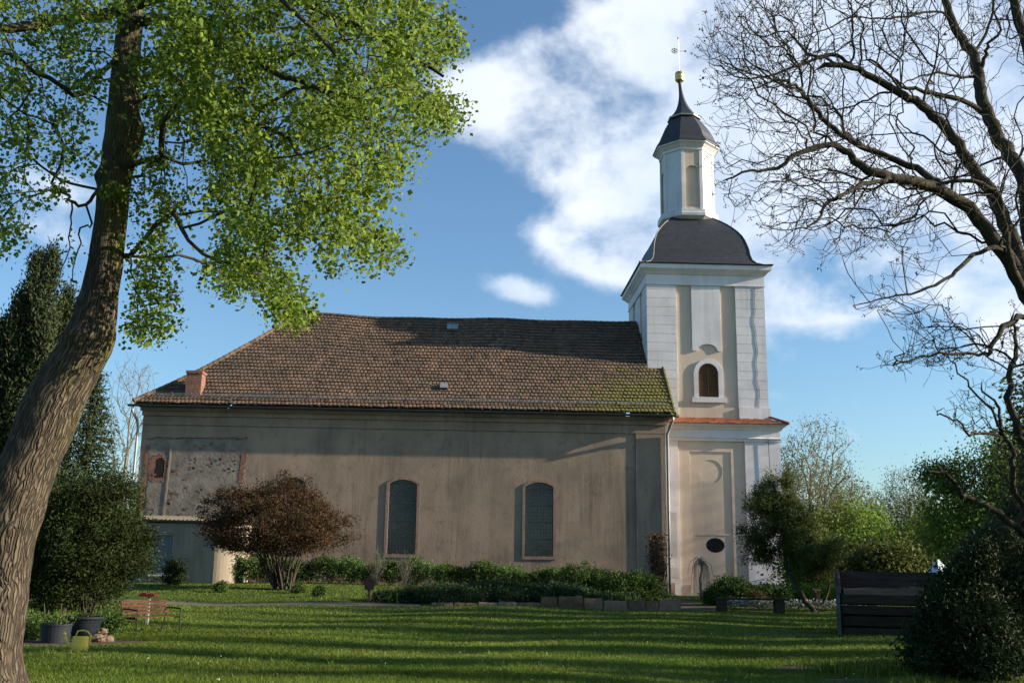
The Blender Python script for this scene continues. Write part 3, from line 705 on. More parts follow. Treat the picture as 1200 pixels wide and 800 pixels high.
mb.tube([(-17.1, EY-.09, EZ-.1), (-17.1, EY-.09, EZ-.35), (-16.95, NY-.3, EZ-.75), (px2, NY-.22, EZ-1.1), (px2, NY-.22, 5), (px2, NY-.22, .1)], .065, n=10)
mb.build('downpipe', M['zinc'], church, smooth=True)
# single-storey annex with a rounded corner
AY = 49.3; ax1 = -11.08; rr_ = .95
arc = [(ax1+rr_*math.sin(a)-rr_+rr_*0, AY+rr_-rr_*math.cos(a)) for a in [math.pi/2*i/10 for i in range(11)]]
plan = [(-19.6, AY)]+arc+[(ax1+.12, NY-.02)]
door = (-15.70, -14.78, 1.02, 2.72)
mb = MB(); aw0, aw1, az0, az1 = -15.05, -14.05, .85, 2.75
zt = 3.22; zb = -.1
tl = lambda x: AY+(arc[0][0]-x)*.15                 # the front runs slightly back towards the left
mb.plate(rect(-19.6, arc[0][0], zb, zt), [rect(aw0, aw1, az0, az1)], lambda a, b, d: (a, tl(a)+d, b), .3, back=False)
for (x0, y0), (x1, y1) in zip(plan[1:-1], plan[2:]): mb.add([(x0, y0, zb), (x1, y1, zb), (x1, y1, zt), (x0, y0, zt)], [(0, 1, 2, 3)])
mb.add([(-19.6, tl(-19.6), zb), (-19.6, NY, zb), (-19.6, NY, zt), (-19.6, tl(-19.6), zt)], [(3, 2, 1, 0)])
mb.build('annex_wall', M['plaster_pale'], church, smooth=False)
mb = MB(); ov = .16
pl = [(-19.8, tl(-19.8)-ov)]+[(x+ov*.7, y-ov*.7) for x, y in arc[:]]+[(ax1+.12+ov, NY-.03)]
vs = [(x, y, zt+.02+(y-AY)*.10) for x, y in pl]+[(-19.8, NY-.03, zt+.02+.27)]
k = len(vs); vt = [(x, y, z+.09) for x, y, z in vs]
mb.add(vs+vt, [tuple(reversed(range(k))), tuple(range(k, 2*k))]+[(i, (i+1) % k, (i+1) % k+k, i+k) for i in range(k)])
x = -19.7
while x < ax1-.3: mb.tube([(x, min(tl(x), tl(arc[0][0]))*0+tl(min(x, arc[0][0]))-ov-.03, zt+.10+max(0, (arc[0][0]-x))*.015), (x, NY-.1, zt+.40)], .05, n=6, tint=random.random()); x += .21
mb.build('annex_roof', M['conc'], church)
AW = tl(aw0)
mb = MB(); mb.box(aw0+.02, aw1-.02, AW+.12, AW+.14, az0+.02, az1-.02); aw = mb.build('annex_window', mat('curtained_glass', (.17, .19, .22), .3, .5, c2=(.10, .12, .145), scale=3, stretch=(5, 1, .5)), church)
mb = MB(); 
for (x0, x1, z0, z1) in ((aw0+.005, aw0+.075, az0+.005, az1-.005), (aw1-.075, aw1-.005, az0+.005, az1-.005), (aw0+.0755, aw1-.0755, az0+.005, az0+.08), (aw0+.0755, aw1-.0755, az1-.08, az1-.005)): mb.box(x0, x1, AW+.02, AW+.11, z0, z1)
mb.box(aw0-.03, aw1+.03, AW-.20, AW-.0, az0-.07, az0-.002)
mb.build('frame', M['whitepost'], aw)

# ------------------------------------------------------------------ tower
TCX, TCY = 12.65, 58.0
HU = 3.30; HL = 3.72
def side(k, hw):
    c_, s_ = [(1, 0), (0, 1), (-1, 0), (0, -1)][k]
    def fn(u, z, d):
        y = -(hw-d); return (TCX+u*c_-y*s_, TCY+u*s_+y*c_, z)
    return fn
def tz(y, Y=54.7): return P(830, y, Y).z
z_ledge, z_plint, z_fr0, z_fr1, z_c1 = 9.35, tz(477), tz(335), tz(323), tz(312)
# lower storey
zl0 = -.3; zl_c = 8.15
mb = MB(); fieldU = 1.80
for k in range(4):
    holes = [rect(-1.27, 1.27, 1.0, tz(529, 54.3))] if k == 0 else []
    if k == 0: holes = [rect(-1.18, 1.05, .0, tz(529, 54.3))]
    mb.plate(rect(-HL+.1, HL-.1, zl0, zl_c), holes, side(k, HL-.07), .05, back=False)
om = (.08+.0, tz(552, 54.3)); ov_ = (.12, tz(638.5, 54.3))
mb.plate([(-1.18-.0, .0), (1.05, .0), (1.05, tz(529, 54.3)), (-1.18, tz(529, 54.3))], [ellipse(om[0]-.12, om[1], .62, .62), ellipse(ov_[0]-.02, ov_[1], .50, .38)], side(0, HL-.12), .12, back=False)
mb.box(TCX-HL+.5, TCX+HL-.5, TCY-HL+.5, TCY+HL-.5, zl0, zl_c)
tb = mb.build('tower_base', M['beige'], church)
mb = MB(); mb.plate(ellipse(om[0]-.12, om[1], .615, .615), [], side(0, HL-.145), .02); mb.build('medallion', M['beige'], tb)
mb = MB(); mb.plate(ellipse(ov_[0]-.02, ov_[1], .49, .37), [], side(0, HL-.22), .01); oc = mb.build('oval_window', M['glass'], church)
mb = MB(); c0 = ov_[0]-.02
for k in range(-3, 4): x = k*.13; h_ = .36*math.sqrt(1-(x/.5)**2); mb.box(TCX+c0+x-.009, TCX+c0+x+.009, TCY-HL+.205, TCY-HL+.218, ov_[1]-h_, ov_[1]+h_)
for k in range(-2, 3): z = k*.14; h_ = .48*math.sqrt(1-(z/.38)**2); mb.box(TCX+c0-h_, TCX+c0+h_, TCY-HL+.19, TCY-HL+.204, ov_[1]+z-.009, ov_[1]+z+.009)
mb.build('grille', M['iron'], oc)
mb = MB(); mb.plate(rect(-.78, .85, tz(627, 54.3), tz(625.3, 54.3)), [], side(0, HL-.09), .03); mb.build('label_moulding', M['beige'], tb)
mb = MB()                                            # corner pilasters of the lower storey
for sx in (-1, 1):
    for sy in (-1, 1):
        a0, a1 = (fieldU, HL) if sx > 0 else (-HL, -fieldU); b0, b1 = (fieldU, HL) if sy > 0 else (-HL, -fieldU)
        mb.box(TCX+a0, TCX+a1, TCY+b0, TCY+b1, zl0, zl_c+.002)
pil = mb.build('corner_pilaster', M['white'], church)
mb = MB(); mb.box(TCX-HL-.04, TCX-fieldU-.3, TCY-HL-.012, TCY-HL+.2, -.3, .72); mb.box(TCX-fieldU-.0, TCX-1.25, TCY-HL+.055, TCY-HL+.1, -.3, .62)
mb.build('plinth', M['damp'], church)
mb = MB(); q0 = P(784, 653, 54.27); q1 = P(793, 600, 54.27); mb.box(q0.x, q1.x, TCY-HL-.006, TCY-HL-.001, q0.z, q1.z)
q0 = P(787, 677, 54.27); q1 = P(796, 665, 54.27); mb.box(q0.x, q1.x, TCY-HL-.007, TCY-HL-.001, q0.z, q1.z); mb.build('repair_patch', M['greypaint'], church)
mb = MB()                                            # entablature of the lower storey
nlathe(mb, [(HL-.02, 8.12), (HL+.05, 8.14), (HL+.05, 8.26), (HL+.12, 8.30), (HL+.02, 8.36), (HL+.02, 8.72), (HL+.09, 8.76), (HL+.14, 8.86), (HL+.26, 8.94), (HL+.30, 9.02), (HL+.30, 9.05)], 4, TCX, TCY)
mb.build('lower_cornice', M['white'], church)
mb = MB()                                            # skirt roof of red tiles round the tower
for k in range(4):
    for r_ in range(4):
        for i in range(int(2*(HL+.4)/.2)):
            f = r_/4; hw0 = HL+.42-f*.92; hw1 = HL+.42-(f+.30)*.92; u = -hw0+i*.2+.1*(r_ % 2)
            if u+.195 > hw0-.02: break
            z0 = 9.03+f*.42+.05+random.uniform(-.012, .012); z1 = 9.03+(f+.30)*.42+.012; s1 = hw1/hw0
            fn = side(k, 0); g_ = lambda u_, z_, h_: fn(u_, z_, -h_)
            vs = [g_(u, z0, hw0), g_(u+.1, z0+.018, hw0), g_(u+.19, z0, hw0), g_((u+.19)*s1, z1, hw1), g_((u+.1)*s1, z1+.018, hw1), g_(u*s1, z1, hw1), g_(u, z0-.04, hw0), g_(u+.1, z0-.022, hw0), g_(u+.19, z0-.04, hw0)]
            mb.add(vs, [(0, 1, 4, 5), (1, 2, 3, 4), (6, 7, 1, 0), (7, 8, 2, 1)], random.random())
nlathe(mb, [(HL+.38, 9.051), (HL+.40, 9.075), (HU-.1, 9.46)], 4, TCX, TCY, tint=.2)
for sx, sy in ((-1, -1), (1, -1), (1, 1), (-1, 1)):
    mb.tube([(TCX+sx*(HL+.43), TCY+sy*(HL+.43), 9.1), (TCX+sx*(HU), TCY+sy*(HU), 9.55)], .07, n=7)
mb.build('skirt_roof', M['redtile'], church)
# upper storey
mb = MB(); bu = 1.66; ow = (.0, .56, tz(465), tz(432), .30)
ow = (.04, .56, tz(465), tz(437), .56)
for k in range(4):
    mb.plate(rect(-HU+.1, HU-.1, 9.2, z_fr0), [arch(*ow)], side(k, HU-.09), .3, back=False)
ts = mb.build('tower_shaft', M['beige'], church)
mb = MB()
gh = .505
for sx in (-1, 1):
    for sy in (-1, 1):
        a0, a1 = (bu, HU) if sx > 0 else (-HU, -bu); b0, b1 = (bu, HU) if sy > 0 else (-HU, -bu)
        mb.box(TCX+a0+.02, TCX+a1-.02, TCY+b0+.02, TCY+b1-.02, 9.2, z_fr0)
        z = z_plint+.02
        while z < z_fr0-.05:
            z2 = min(z+gh-.022, z_fr0-.001); mb.box(TCX+a0, TCX+a1, TCY+b0, TCY+b1, z, z2); z += gh
        p_ = .07; mb.box(TCX+(a0-p_*0 if sx > 0 else a0-p_), TCX+(a1+p_ if sx > 0 else a1), TCY+(b0 if sy > 0 else b0-p_), TCY+(b1+p_ if sy > 0 else b1), 9.2, z_plint)
mb.build('corner_pilaster', M['white'], church)
for k in range(4): mb = MB(); mb.plate(rect(-bu+.003, bu-.003, 9.2, z_plint-.003), [], side(k, HU-.03), .05); mb.build('base_band', M['beige'], ts)
zp0 = tz(411)
for k in range(4):                                   # blind white panel with a scalloped foot
    mb = MB(); u0, u1 = -.80, .80
    poly = [(u0, zp0), (u0+.24, zp0)]
    for i in range(9): a = math.pi*i/8; poly.append((0+.03-.55*math.cos(a), zp0+.05+.34*math.sin(a)))
    poly += [(u1-.18, zp0), (u1, zp0), (u1, z_fr0-.004), (u0, z_fr0-.004)]
    mb.plate(poly, [], side(k, HU-.015), .07); mb.build('blind_panel', M['white'], ts)
for k in range(4):
    mb = MB(); cx, hw, z0, z1, rise = ow
    mb.plate(arch(cx, hw-.01, z0+.01, z1, hw-.01), [], side(k, HU-.33), .02); wn = mb.build('louvred_window', M['shutterback'], church)
    mb = MB(); mb.plate(arch(cx, hw+.24, z0-.02, z1, hw+.22), [arch(cx, hw-.006, z0, z1, hw-.006)], side(k, HU-.02), .14); 
    mb.plate(rect(cx-.92, cx+.92, z0-.30, z0-.021), [], side(k, HU+.07), .155)
    mb.build('surround', M['white'], wn)
    mb = MB(); fn = side(k, HU-.12)
    for sgn in (-1, 1):
        z = z0+.06
        while z < z1+hw-.08:
            w_ = hw-.04 if z < z1 else math.sqrt(max(.001, (hw-.04)**2-(z-z1)**2))
            if w_ > .1:
                a, b = (cx+.025, cx+w_) if sgn > 0 else (cx-w_, cx-.025)
                mb.add([fn(a, z, 0), fn(b, z, 0), fn(b, z+.09, .09), fn(a, z+.09, .09), fn(a, z-.015, .0), fn(b, z-.015, .0)], [(0, 1, 2, 3), (4, 5, 1, 0)], random.random())
            z += .105
    mb.plate(rect(cx-.022, cx+.022, z0+.01, z1+hw-.05), [], side(k, HU-.105), .06)
    mb.plate(arch(cx, hw-.008, z0+.008, z1, hw-.008), [arch(cx, hw-.06, z0+.06, z1, hw-.06)], side(k, HU-.105), .06)
    mb.build('louvre', M['shutter'], wn)
mb = MB(); ca_ = P(884, 345, 54.64); pts = []
for i in range(30): t = i/29; y = 335+t*155; q = P(883+7*t+1.0*math.sin(t*17)+.8*math.sin(t*41), y, 54.682); pts.append(q)
mb.tube(pts, .012, n=5); pts = [P(900+3*t, 512+50*t, 54.2) for t in (0, .3, .6, 1)]; mb.tube(pts, .015, n=5)
mb.build('lightning_cable', M['iron'], church)
ZC = z_c1
mb = MB(); nlathe(mb, [(HU-.02, z_fr0), (HU+.05, z_fr0+.01), (HU+.05, z_fr0+.06), (HU+.015, z_fr0+.07), (HU+.015, z_fr1), (HU+.08, z_fr1+.04), (HU+.14, z_fr1+.12), (HU+.30, z_fr1+.26), (HU+.36, z_fr1+.30), (HU+.36, ZC)], 4, TCX, TCY)
mb.build('upper_cornice', M['white'], church)
# bell-shaped slate dome: profile (half width, height, drift)
Zd = ZC
dome = [(3.72, Zd+.001, 0), (3.76, Zd+.05, 0), (3.36, Zd+.14, 0), (3.02, Zd+.32, 0), (2.84, Zd+.55, -.01), (2.76, Zd+.85, -.02), (2.73, Zd+1.15, -.03), (2.67, Zd+1.45, -.05), (2.58, Zd+1.78, -.06), (2.46, Zd+2.1, -.08), (2.28, Zd+2.4, -.09), (2.06, Zd+2.7, -.1), (1.82, Zd+2.98, -.12), (1.56, Zd+3.24, -.13), (1.32, Zd+3.46, -.15), (1.15, Zd+3.60, -.16)]
mb = MB(); nlathe(mb, dome, 4, TCX, TCY, uv=True); dm = mb.build('dome_roof', M['slate'], church)
for sx, sy in ((-1, -1), (1, -1), (1, 1), (-1, 1)): mb = MB(); mb.tube([(TCX+d_+sx*a, TCY+sy*a, z+.01) for a, z, d_ in dome[1:]], .03, n=6); mb.build('hip_lead', M['slateplain'], dm)
# lantern
LX, LZ0 = TCX-.2, Zd+3.64; la = 1.48
LZ1 = P(803, 174, 56.4).z-.05
mb = MB(); nlathe(mb, [(la-.75, LZ0-.40), (la-.05, LZ0-.20), (la+.20, LZ0-.06), (la+.22, LZ0+.10), (la+.20, LZ0+.16), (la+.20, LZ0+.30), (la+.05, LZ0+.34)], 8, LX, TCY); mb.build('lantern_base', M['white'], church)
mb = MB(); f8 = la*math.tan(math.pi/8)
def oct(k, ap):
    an = -math.pi/2+k*math.pi/4; c_, s_ = math.cos(an), math.sin(an)
    return lambda u, z, d: (LX+(ap-d)*c_-u*s_, TCY+(ap-d)*s_+u*c_, z)
za0, za1, zb1 = LZ0+.5, LZ0+2.75, LZ0+.34
for k in range(8):
    if k % 2 == 0: mb.plate(rect(-f8, f8, zb1, LZ1), [arch(0, .36, za0, za1, .34)], oct(k, la), .22, back=False)
lw = mb.build('lantern_wall', M['beige'], church)
mb = MB()
for k in range(8):
    if k % 2 == 1: mb.plate(rect(-f8+.0, f8, zb1, LZ1), [], oct(k, la), .22, back=False)
    fn = oct(k, la+.035)
    for sg in (-1, 1):
        a, b = sorted((sg*f8*1.02, sg*(f8-.17))); mb.plate(rect(a, b, zb1+.001, LZ1-.001), [], fn, .034)
mb.build('lantern_pilaster', M['white'], church)
for k in range(8):
    mb = MB()
    if k in (0, 4): mb.plate(arch(0, .36, za0, za1, .34), [], oct(k, la-.12), .02); mb.build('niche', M['beige'], lw)
    elif k % 2 == 0: mb.plate(arch(0, .36, za0, za1, .34), [], oct(k, la-.2), .02); mb.build('louvre', M['shutter'], lw)
mb = MB(); nlathe(mb, [(la, LZ1-.002), (la+.07, LZ1+.03), (la+.07, LZ1+.18), (la+.16, LZ1+.26), (la+.26, LZ1+.36), (la+.38, LZ1+.42), (la+.38, LZ1+.50)], 8, LX, TCY)
mb.build('lantern_cornice', M['white'], church)
ZK = LZ1+.501
ZT = P(798, 138, TCY).z
H1 = ZT-ZK
cap = [(la+.44, ZK, 0), (la+.44, ZK+.04, 0), (1.66, ZK+.18*H1, -.01), (1.52, ZK+.36*H1, -.02), (1.32, ZK+.55*H1, -.04), (1.06, ZK+.74*H1, -.06), (.78, ZK+.92*H1, -.08)]
mb = MB(); nlathe(mb, cap, 8, LX, TCY, uv=True); mb.build('cap_roof', M['slate'], church)
z2 = ZK+.92*H1; zs = P(797, 96, TCY).z
mb = MB(); nlathe(mb, [(.95, z2-.03, -.08), (.96, z2+.05, -.08), (.86, z2+.09, -.08)], 8, LX, TCY); mb.build('spire_collar', mat('zinc_band', (.32, .30, .27), .5, .5, .4), church)
sp_ = [(.86, z2+.091, -.08)]
for i in range(1, 12): t = i/11; sp_.append((.10+.74*(1-t)**3.0, z2+.09+(zs-z2-.09)*t, -.08-.22*t))
mb = MB(); nlathe(mb, sp_, 8, LX, TCY, uv=True); mb.build('spire', M['slateplain'], church, smooth=False)
gx = LX-.30
mb = MB(); prof = [(.0, 0), (.20, .02), (.27, .10), (.275, .2), (.26, .22), (.275, .24), (.275, .46), (.26, .48), (.275, .50), (.25, .62), (.15, .68), (0.03, .70)]
nlathe(mb, [(max(a, .01), zs+z-.02) for a, z in prof], 20, gx, TCY); fin = mb.build('finial_drum', M['gold'], church, smooth=False)
ztop = P(794, 45, TCY).z; mb = MB()
mb.tube([(gx, TCY, zs+.6), (gx-.03, TCY, ztop)], .015, n=6)
mb.tube([(gx-.03, TCY, ztop-.06), (gx-.03, TCY, ztop+.08)], [.05, .05], n=8)
zv = zs+2.05
mb.box(gx-.03, gx+.42, TCY-.010, TCY+.010, zv, zv+.022); mb.box(gx+.34, gx+.46, TCY-.014, TCY+.014, zv-.05, zv+.085)
ring = ellipse(gx-.28, zv+.02, .19, .17, 16)
mb.plate(ring, [ellipse(gx-.28, zv+.02, .15, .13, 16)], front(TCY-.012), .024)
for k in range(6): a = k*math.pi/3; mb.box(-.012, .012, -.013, .013, -.20, .20, M4=Matrix.Translation((gx-.28, TCY, zv+.02)) @ Matrix.Rotation(a, 4, 'Y'))
mb.build('weather_vane', M['gold'], church)
settle(church)
# ------------------------------------------------------------------ ground
xs = np.unique(np.concatenate([np.linspace(-40, 45, 171), np.linspace(-900, 900, 61)])); ys = np.unique(np.concatenate([np.linspace(-15, 72, 175), np.linspace(-200, 1500, 60)]))
GX, GY = np.meshgrid(xs, ys, indexing='ij'); Z = gza(GX, GY)
V = np.stack([GX, GY, Z], -1).reshape(-1, 3); ny_ = len(ys); i_, j_ = np.meshgrid(np.arange(len(xs)-1), np.arange(ny_-1), indexing='ij'); b0 = (i_*ny_+j_).ravel()
gr = npmesh('ground', V, np.stack([b0, b0+ny_, b0+ny_+1, b0+1], 1), np.full(len(b0), .5), M['turf'], smooth=True); kind(gr, 'structure')
gr.data.polygons.foreach_set('use_smooth', [True]*len(gr.data.polygons))
def strip(name, pts, wid, m_, lift=.008, edge=.06):
    mb = MB(); prev = None
    for (x, y, w_) in pts:
        row = []
        for k in range(7):
            o = (k/6-.5)*w_*wid; o += (random.uniform(-edge, edge) if k in (0, 6) else 0); row.append((x, y+o, gz(x, y+o)+lift))
        if prev: mb.add(prev+row, [(q, q+1, 8+q, 7+q)[::-1] for q in range(6)])
        prev = row
    return mb.build(name, m_)
pts = [(x, 37.4+.25*math.sin(x*.2)+.03*x*.2, 1) for x in np.arange(-16.5, -1.5, .3)]
kind(strip('path', pts, 1.1, M['path']), 'structure')
kind(strip('flower_bed', [(x, 41.6+.3*math.sin(x), 1-.2*math.sin(x*2)) for x in np.arange(-3.5, 9.6, .3)], 8.2, M['soil'], edge=.3), 'structure')
def patch(name, c, rx, ry, m_, lift=.01):
    mb = MB(); n = 30; ring = [(c[0]+rx*math.cos(2*math.pi*k/n)*(1+random.uniform(-.2, .2)), c[1]+ry*math.sin(2*math.pi*k/n)*(1+random.uniform(-.2, .2))) for k in range(n)]
    vs = [(c[0], c[1], gz(c[0], c[1])+lift)]+[(x, y, gz(x, y)+lift) for x, y in ring]
    mid = [((x+c[0])/2, (y+c[1])/2) for x, y in ring]; vs += [(x, y, gz(x, y)+lift) for x, y in mid]
    fs = [(0, n+1+k, n+1+(k+1) % n) for k in range(n)]+[(n+1+k, 1+k, 1+(k+1) % n, n+1+(k+1) % n) for k in range(n)]
    mb.add(vs, fs); return mb.build(name, m_)
g1 = G(955, 745); g2 = G(938, 783); g3 = G(75, 757)
kind(patch('bare_earth', (g1.x-.3, g1.y+.4), 1.5, .7, M['soil']), 'structure'); kind(patch('bare_earth', (g2.x, g2.y), .45, .35, M['soil']), 'structure')
kind(patch('bare_earth', (g3.x-.2, g3.y+.8), 1.5, .9, M['soil']), 'structure')
# lawn blades, thick near the camera
def blades(n, y0, y1, h, seed, keep=None, name='grass', mat_=None, label=None, width=.008):
    r = np.random.default_rng(seed); u = r.random(n); Y = 1/(1/y0+(1/y1-1/y0)*u); X = (r.random(n)*1.14-.56)*Y*1.03+ .035*Y
    k = vnoise(np.stack([X, Y, X*0], 1), 1.3, seed); X += .10*r.normal(size=n)
    if keep is not None: mk = keep(X, Y); X, Y, k = X[mk], Y[mk], k[mk]
    n = len(X); Z_ = gza(X, Y); hh = h*(.5+r.random(n)*.9)*(1+.35*k); an = r.random(n)*6.28; ln = hh*(.2+.7*r.random(n)); ld = r.random(n)*6.28
    w_ = width*(Y/16)*(.7+.6*r.random(n))
    B = np.stack([X, Y, Z_-.005], 1); sd = np.stack([np.cos(an), np.sin(an), an*0], 1)*w_[:, None]
    T = B+np.stack([np.cos(ld)*ln, np.sin(ld)*ln, hh], 1)
    V = np.stack([B-sd, B+sd, T], 1).reshape(-1, 3); b = np.arange(n)*3
    tint_ = np.clip(.5+.3*vnoise(np.stack([X*.5, Y, X*0], 1), .8, seed+3)+.22*r.normal(size=n), 0, 1)
    o = npmesh(name, V, np.stack([b, b+1, b+2], 1), tint_, mat_ or M['grassblade']); o['kind'] = 'stuff'; tag(o, label, 'grass'); return o
def free(X, Y):
    a = (((X-(g1.x-.3))/1.4)**2+((Y-g1.y-.4)/.6)**2 > 1) | (np.arange(len(X)) % 3 == 0); b = ((X-g2.x)/.42)**2+((Y-g2.y)/.32)**2 > 1; c = ((X-g3.x+.2)/1.4)**2+((Y-g3.y-.8)/.8)**2 > 1
    p = ~((np.abs(Y-37.4-.25*np.sin(X*.2)) < .5) & (X < -1.6)); q = ~((X > -3.4) & (X < 9.4) & (Y > 37.6)); return a & b & c & p & q & (Y < 48.5)
blades(560000, 11.5, 48.5, .046, 3, free, 'grass', None, 'short mown green lawn in front of the church')
blades(150000, 12, 44, .085, 13, lambda X, Y: free(X, Y) & (vnoise(np.stack([X, Y, X*0], 1), 2.3, 21)+.5*vnoise(np.stack([X, Y, X*0], 1), 6.3, 22) > .95), 'grass_tufts', None, 'slightly longer grass tufts left between the mown patches', width=.009)
r_ = np.random.default_rng(8); n = 150; Y = 1/(1/14+(1/34-1/14)*r_.random(n)); X = (r_.random(n)-.52)*Y*.95; mk = free(X, Y)
pp = np.stack([X, Y, gza(X, Y)+.055], 1)[mk]
o = leafmesh('daisies', np.repeat(pp, 3, 0), .014, mat('daisy_white', (.7, .7, .66), .7, .2), None, aspect=1.2, up=(0, 0, 1), upw=.2); o['kind'] = 'stuff'; tag(o, 'tiny white daisies scattered over the lawn', 'daisies')
# ------------------------------------------------------------------ big linden on the left
def vec(q): return np.array((q.x, q.y, q.z))
def ringmesh(pts, rad, name, m_, parent, nseg=56, sub=10, burls=(), flare=0, amp=.045):
    pts = [vec(p) for p in pts]; k = len(pts); C_ = []; Rr = []
    for i in range(k-1):
        p0, p1, p2, p3 = pts[max(i-1, 0)], pts[i], pts[i+1], pts[min(i+2, k-1)]
        for j in range(sub):
            t = j/sub; C_.append(.5*((2*p1)+(-p0+p2)*t+(2*p0-5*p1+4*p2-p3)*t*t+(-p0+3*p1-3*p2+p3)*t**3)); Rr.append(rad[i]+(rad[i+1]-rad[i])*t)
    C_.append(pts[-1]); Rr.append(rad[-1]); C_ = np.array(C_); Rr = np.array(Rr); n = len(C_)
    mb = MB(); dist = 0; per = 2*math.pi*.4
    for i in range(n):
        d = C_[min(i+1, n-1)]-C_[max(i-1, 0)]; d /= np.linalg.norm(d); e1 = np.cross(d, (0, 1, 0)); e1 /= np.linalg.norm(e1); e2 = np.cross(d, e1)
        if i: dist += np.linalg.norm(C_[i]-C_[i-1])
        for j in range(nseg+1):
            a = 2*math.pi*j/nseg; dr = e1*math.cos(a)+e2*math.sin(a); q = C_[i]+dr*Rr[i]
            nn = noise.noise(Vector(q)*1.3)*1.0+noise.noise(Vector(q)*3.1+Vector((7, 1, 2)))*.6+noise.noise(Vector(q)*7)*.25
            nn += .45*math.cos(a*5+q[2]*.7)*(.5+flare*math.exp(-max(q[2], 0)*1.8)*3)
            rr = Rr[i]+amp*nn*(Rr[i]/.4)+flare*.3*math.exp(-max(q[2], 0)*2.6)*(1+.5*math.cos(a*5))
            for (bp, br, bh) in burls:
                dd = np.linalg.norm(q-bp)/br
                if dd < 2.2: rr += bh*math.exp(-dd*dd)*(1+.5*noise.noise(Vector(q)*6))
            mb.v.append(tuple(C_[i]+dr*rr))
    W = nseg+1; dists = np.concatenate([[0], np.cumsum(np.linalg.norm(np.diff(C_, axis=0), axis=1))])
    for i in range(n-1):
        for j in range(nseg):
            mb.uv[len(mb.f)] = [(j/nseg*per, dists[i]), ((j+1)/nseg*per, dists[i]), ((j+1)/nseg*per, dists[i+1]), (j/nseg*per, dists[i+1])]
            mb.f.append((i*W+j, i*W+j+1, (i+1)*W+j+1, (i+1)*W+j)); mb.t.append(.5); mb.m.append(0)
    return mb.build(name, m_, parent, smooth=True)
def inpoly(x, y, poly):
    c = np.zeros(len(x), bool); n = len(poly)
    for i in range(n):
        (x0, y0), (x1, y1) = poly[i], poly[(i+1) % n]
        k = ((y0 > y) != (y1 > y)) & (x < (x1-x0)*(y-y0)/(y1-y0+1e-9)+x0); c ^= k
    return c
def sample(poly, n, Y0, Y1, seed, nz=0, nscale=.02):
    r = np.random.default_rng(seed); P_ = np.array(poly); out = []
    while len(out) < n:
        x = r.uniform(P_[:, 0].min(), P_[:, 0].max(), 4*n); y = r.uniform(P_[:, 1].min(), P_[:, 1].max(), 4*n); m_ = inpoly(x, y, poly)
        if nz: m_ &= vnoise(np.stack([x, y, x*0], 1), nscale, seed) > r.uniform(-1, 1, len(x))*1.0-1+nz
        for a, b in zip(x[m_], y[m_]): out.append(vec(P(a, b, r.uniform(Y0, Y1))))
    return np.array(out[:n])
tr = [(-34,850,13.2,.62),(-28,815,13.2,.50),(-24,780,13.2,.45),(-14,730,13.1,.42),(-6,680,13.1,.41),(2,635,13.0,.41),(14,595,13.0,.405),(31,550,13,.40),(47,510,13,.385),(63,470,13,.375),(86,430,13,.36),(103,402,13,.345),(110,378,13,.31),(117,345,13.05,.28),(125,300,13.1,.235),(131,250,13.2,.225),(136,205,13.2,.235),(144,160,13.3,.27),(146,110,13.4,.24),(149,60,13.5,.205),(154,20,13.5,.17),(158,-30,13.6,.14),(162,-110,13.7,.09),(160,-200,13.8,.04)]
linden = thing('linden_tree', P(-28, 818, 13.2), 'large leaning linden tree with furrowed bark and fresh leaves at the left edge', 'tree')
burls = [(vec(P(28, 715, 12.75)), .16, .15), (vec(P(36, 640, 12.8)), .08, .05), (vec(P(86, 395, 12.75)), .16, .13), (vec(P(136, 400, 12.7)), .14, .09), (vec(P(168, 150, 13.2)), .17, .10), (vec(P(123, 97, 13.1)), .1, .06), (vec(P(112, 205, 13.1)), .1, .07), (vec(P(95, 440, 12.6)), .2, .07), (vec(P(110, 480, 12.6)), .12, .05), (vec(P(150, 240, 13.1)), .08, .06)]
ringmesh([P(a, b, c) for a, b, c, d in tr], [d*(.88 if b < 380 else .91) for a, b, c, d in tr], 'trunk', M['bark'], linden, burls=burls, flare=.35)
net = Net()
tp = [vec(P(a, b, c)) for a, b, c, d in tr[14:]]
net.limb(tp, .05, .03, sub=2, wob=0)
def lm(*pts, r=(.06, .02), par=None): return net.limb([vec(P(*q)) for q in pts], r[0], r[1], sub=3, wob=.02)
lm((146,15,13.5),(110,22,13.3),(75,24,13),(35,31,12.6),(0,33,12.4),(-60,20,12), r=(.085,.05))
lm((148,50,13.4),(100,110,13),(66,98,12.6),(35,78,12.4),(0,60,12.2),(-40,40,12), r=(.035,.025))
lm((162,25,13.4),(185,22,13.2),(208,30,12.9),(240,42,12.5),(275,68,12),(330,88,11.5),(390,110,11.2), r=(.08,.03))
lm((160,68,13.4),(190,83,13),(215,100,12.7),(243,125,12.4),(275,137,12),(320,150,11.8),(360,190,11.6), r=(.06,.018))
lm((156,10,13.5),(200,-10,13.2),(270,-20,13),(340,0,12.8),(410,25,12.7),(470,60,12.6),(520,90,12.6), r=(.09,.02))
lm((158,-30,13.6),(240,-70,14),(340,-60,14.4),(430,-20,14.6),(500,10,14.6), r=(.08,.02))
lm((158,-30,13.6),(200,-60,12),(270,-50,10.8),(340,10,10.5),(390,60,10.4), r=(.06,.02))
lm((275,68,12),(290,110,11.9),(320,170,11.9),(345,240,12),(350,300,12), r=(.025,.008))
lm((208,30,12.9),(225,70,13.2),(243,108,13.6), r=(.03,.015))
lm((390,20,12.8),(430,90,12.8),(450,160,12.9),(450,220,12.9), r=(.02,.008))
lm((178,60,13.3),(188,110,13.1),(191,170,13),(193,235,13), r=(.02,.008))
lm((195,85,13),(208,130,13),(216,190,12.8),(222,240,12.8), r=(.016,.006))
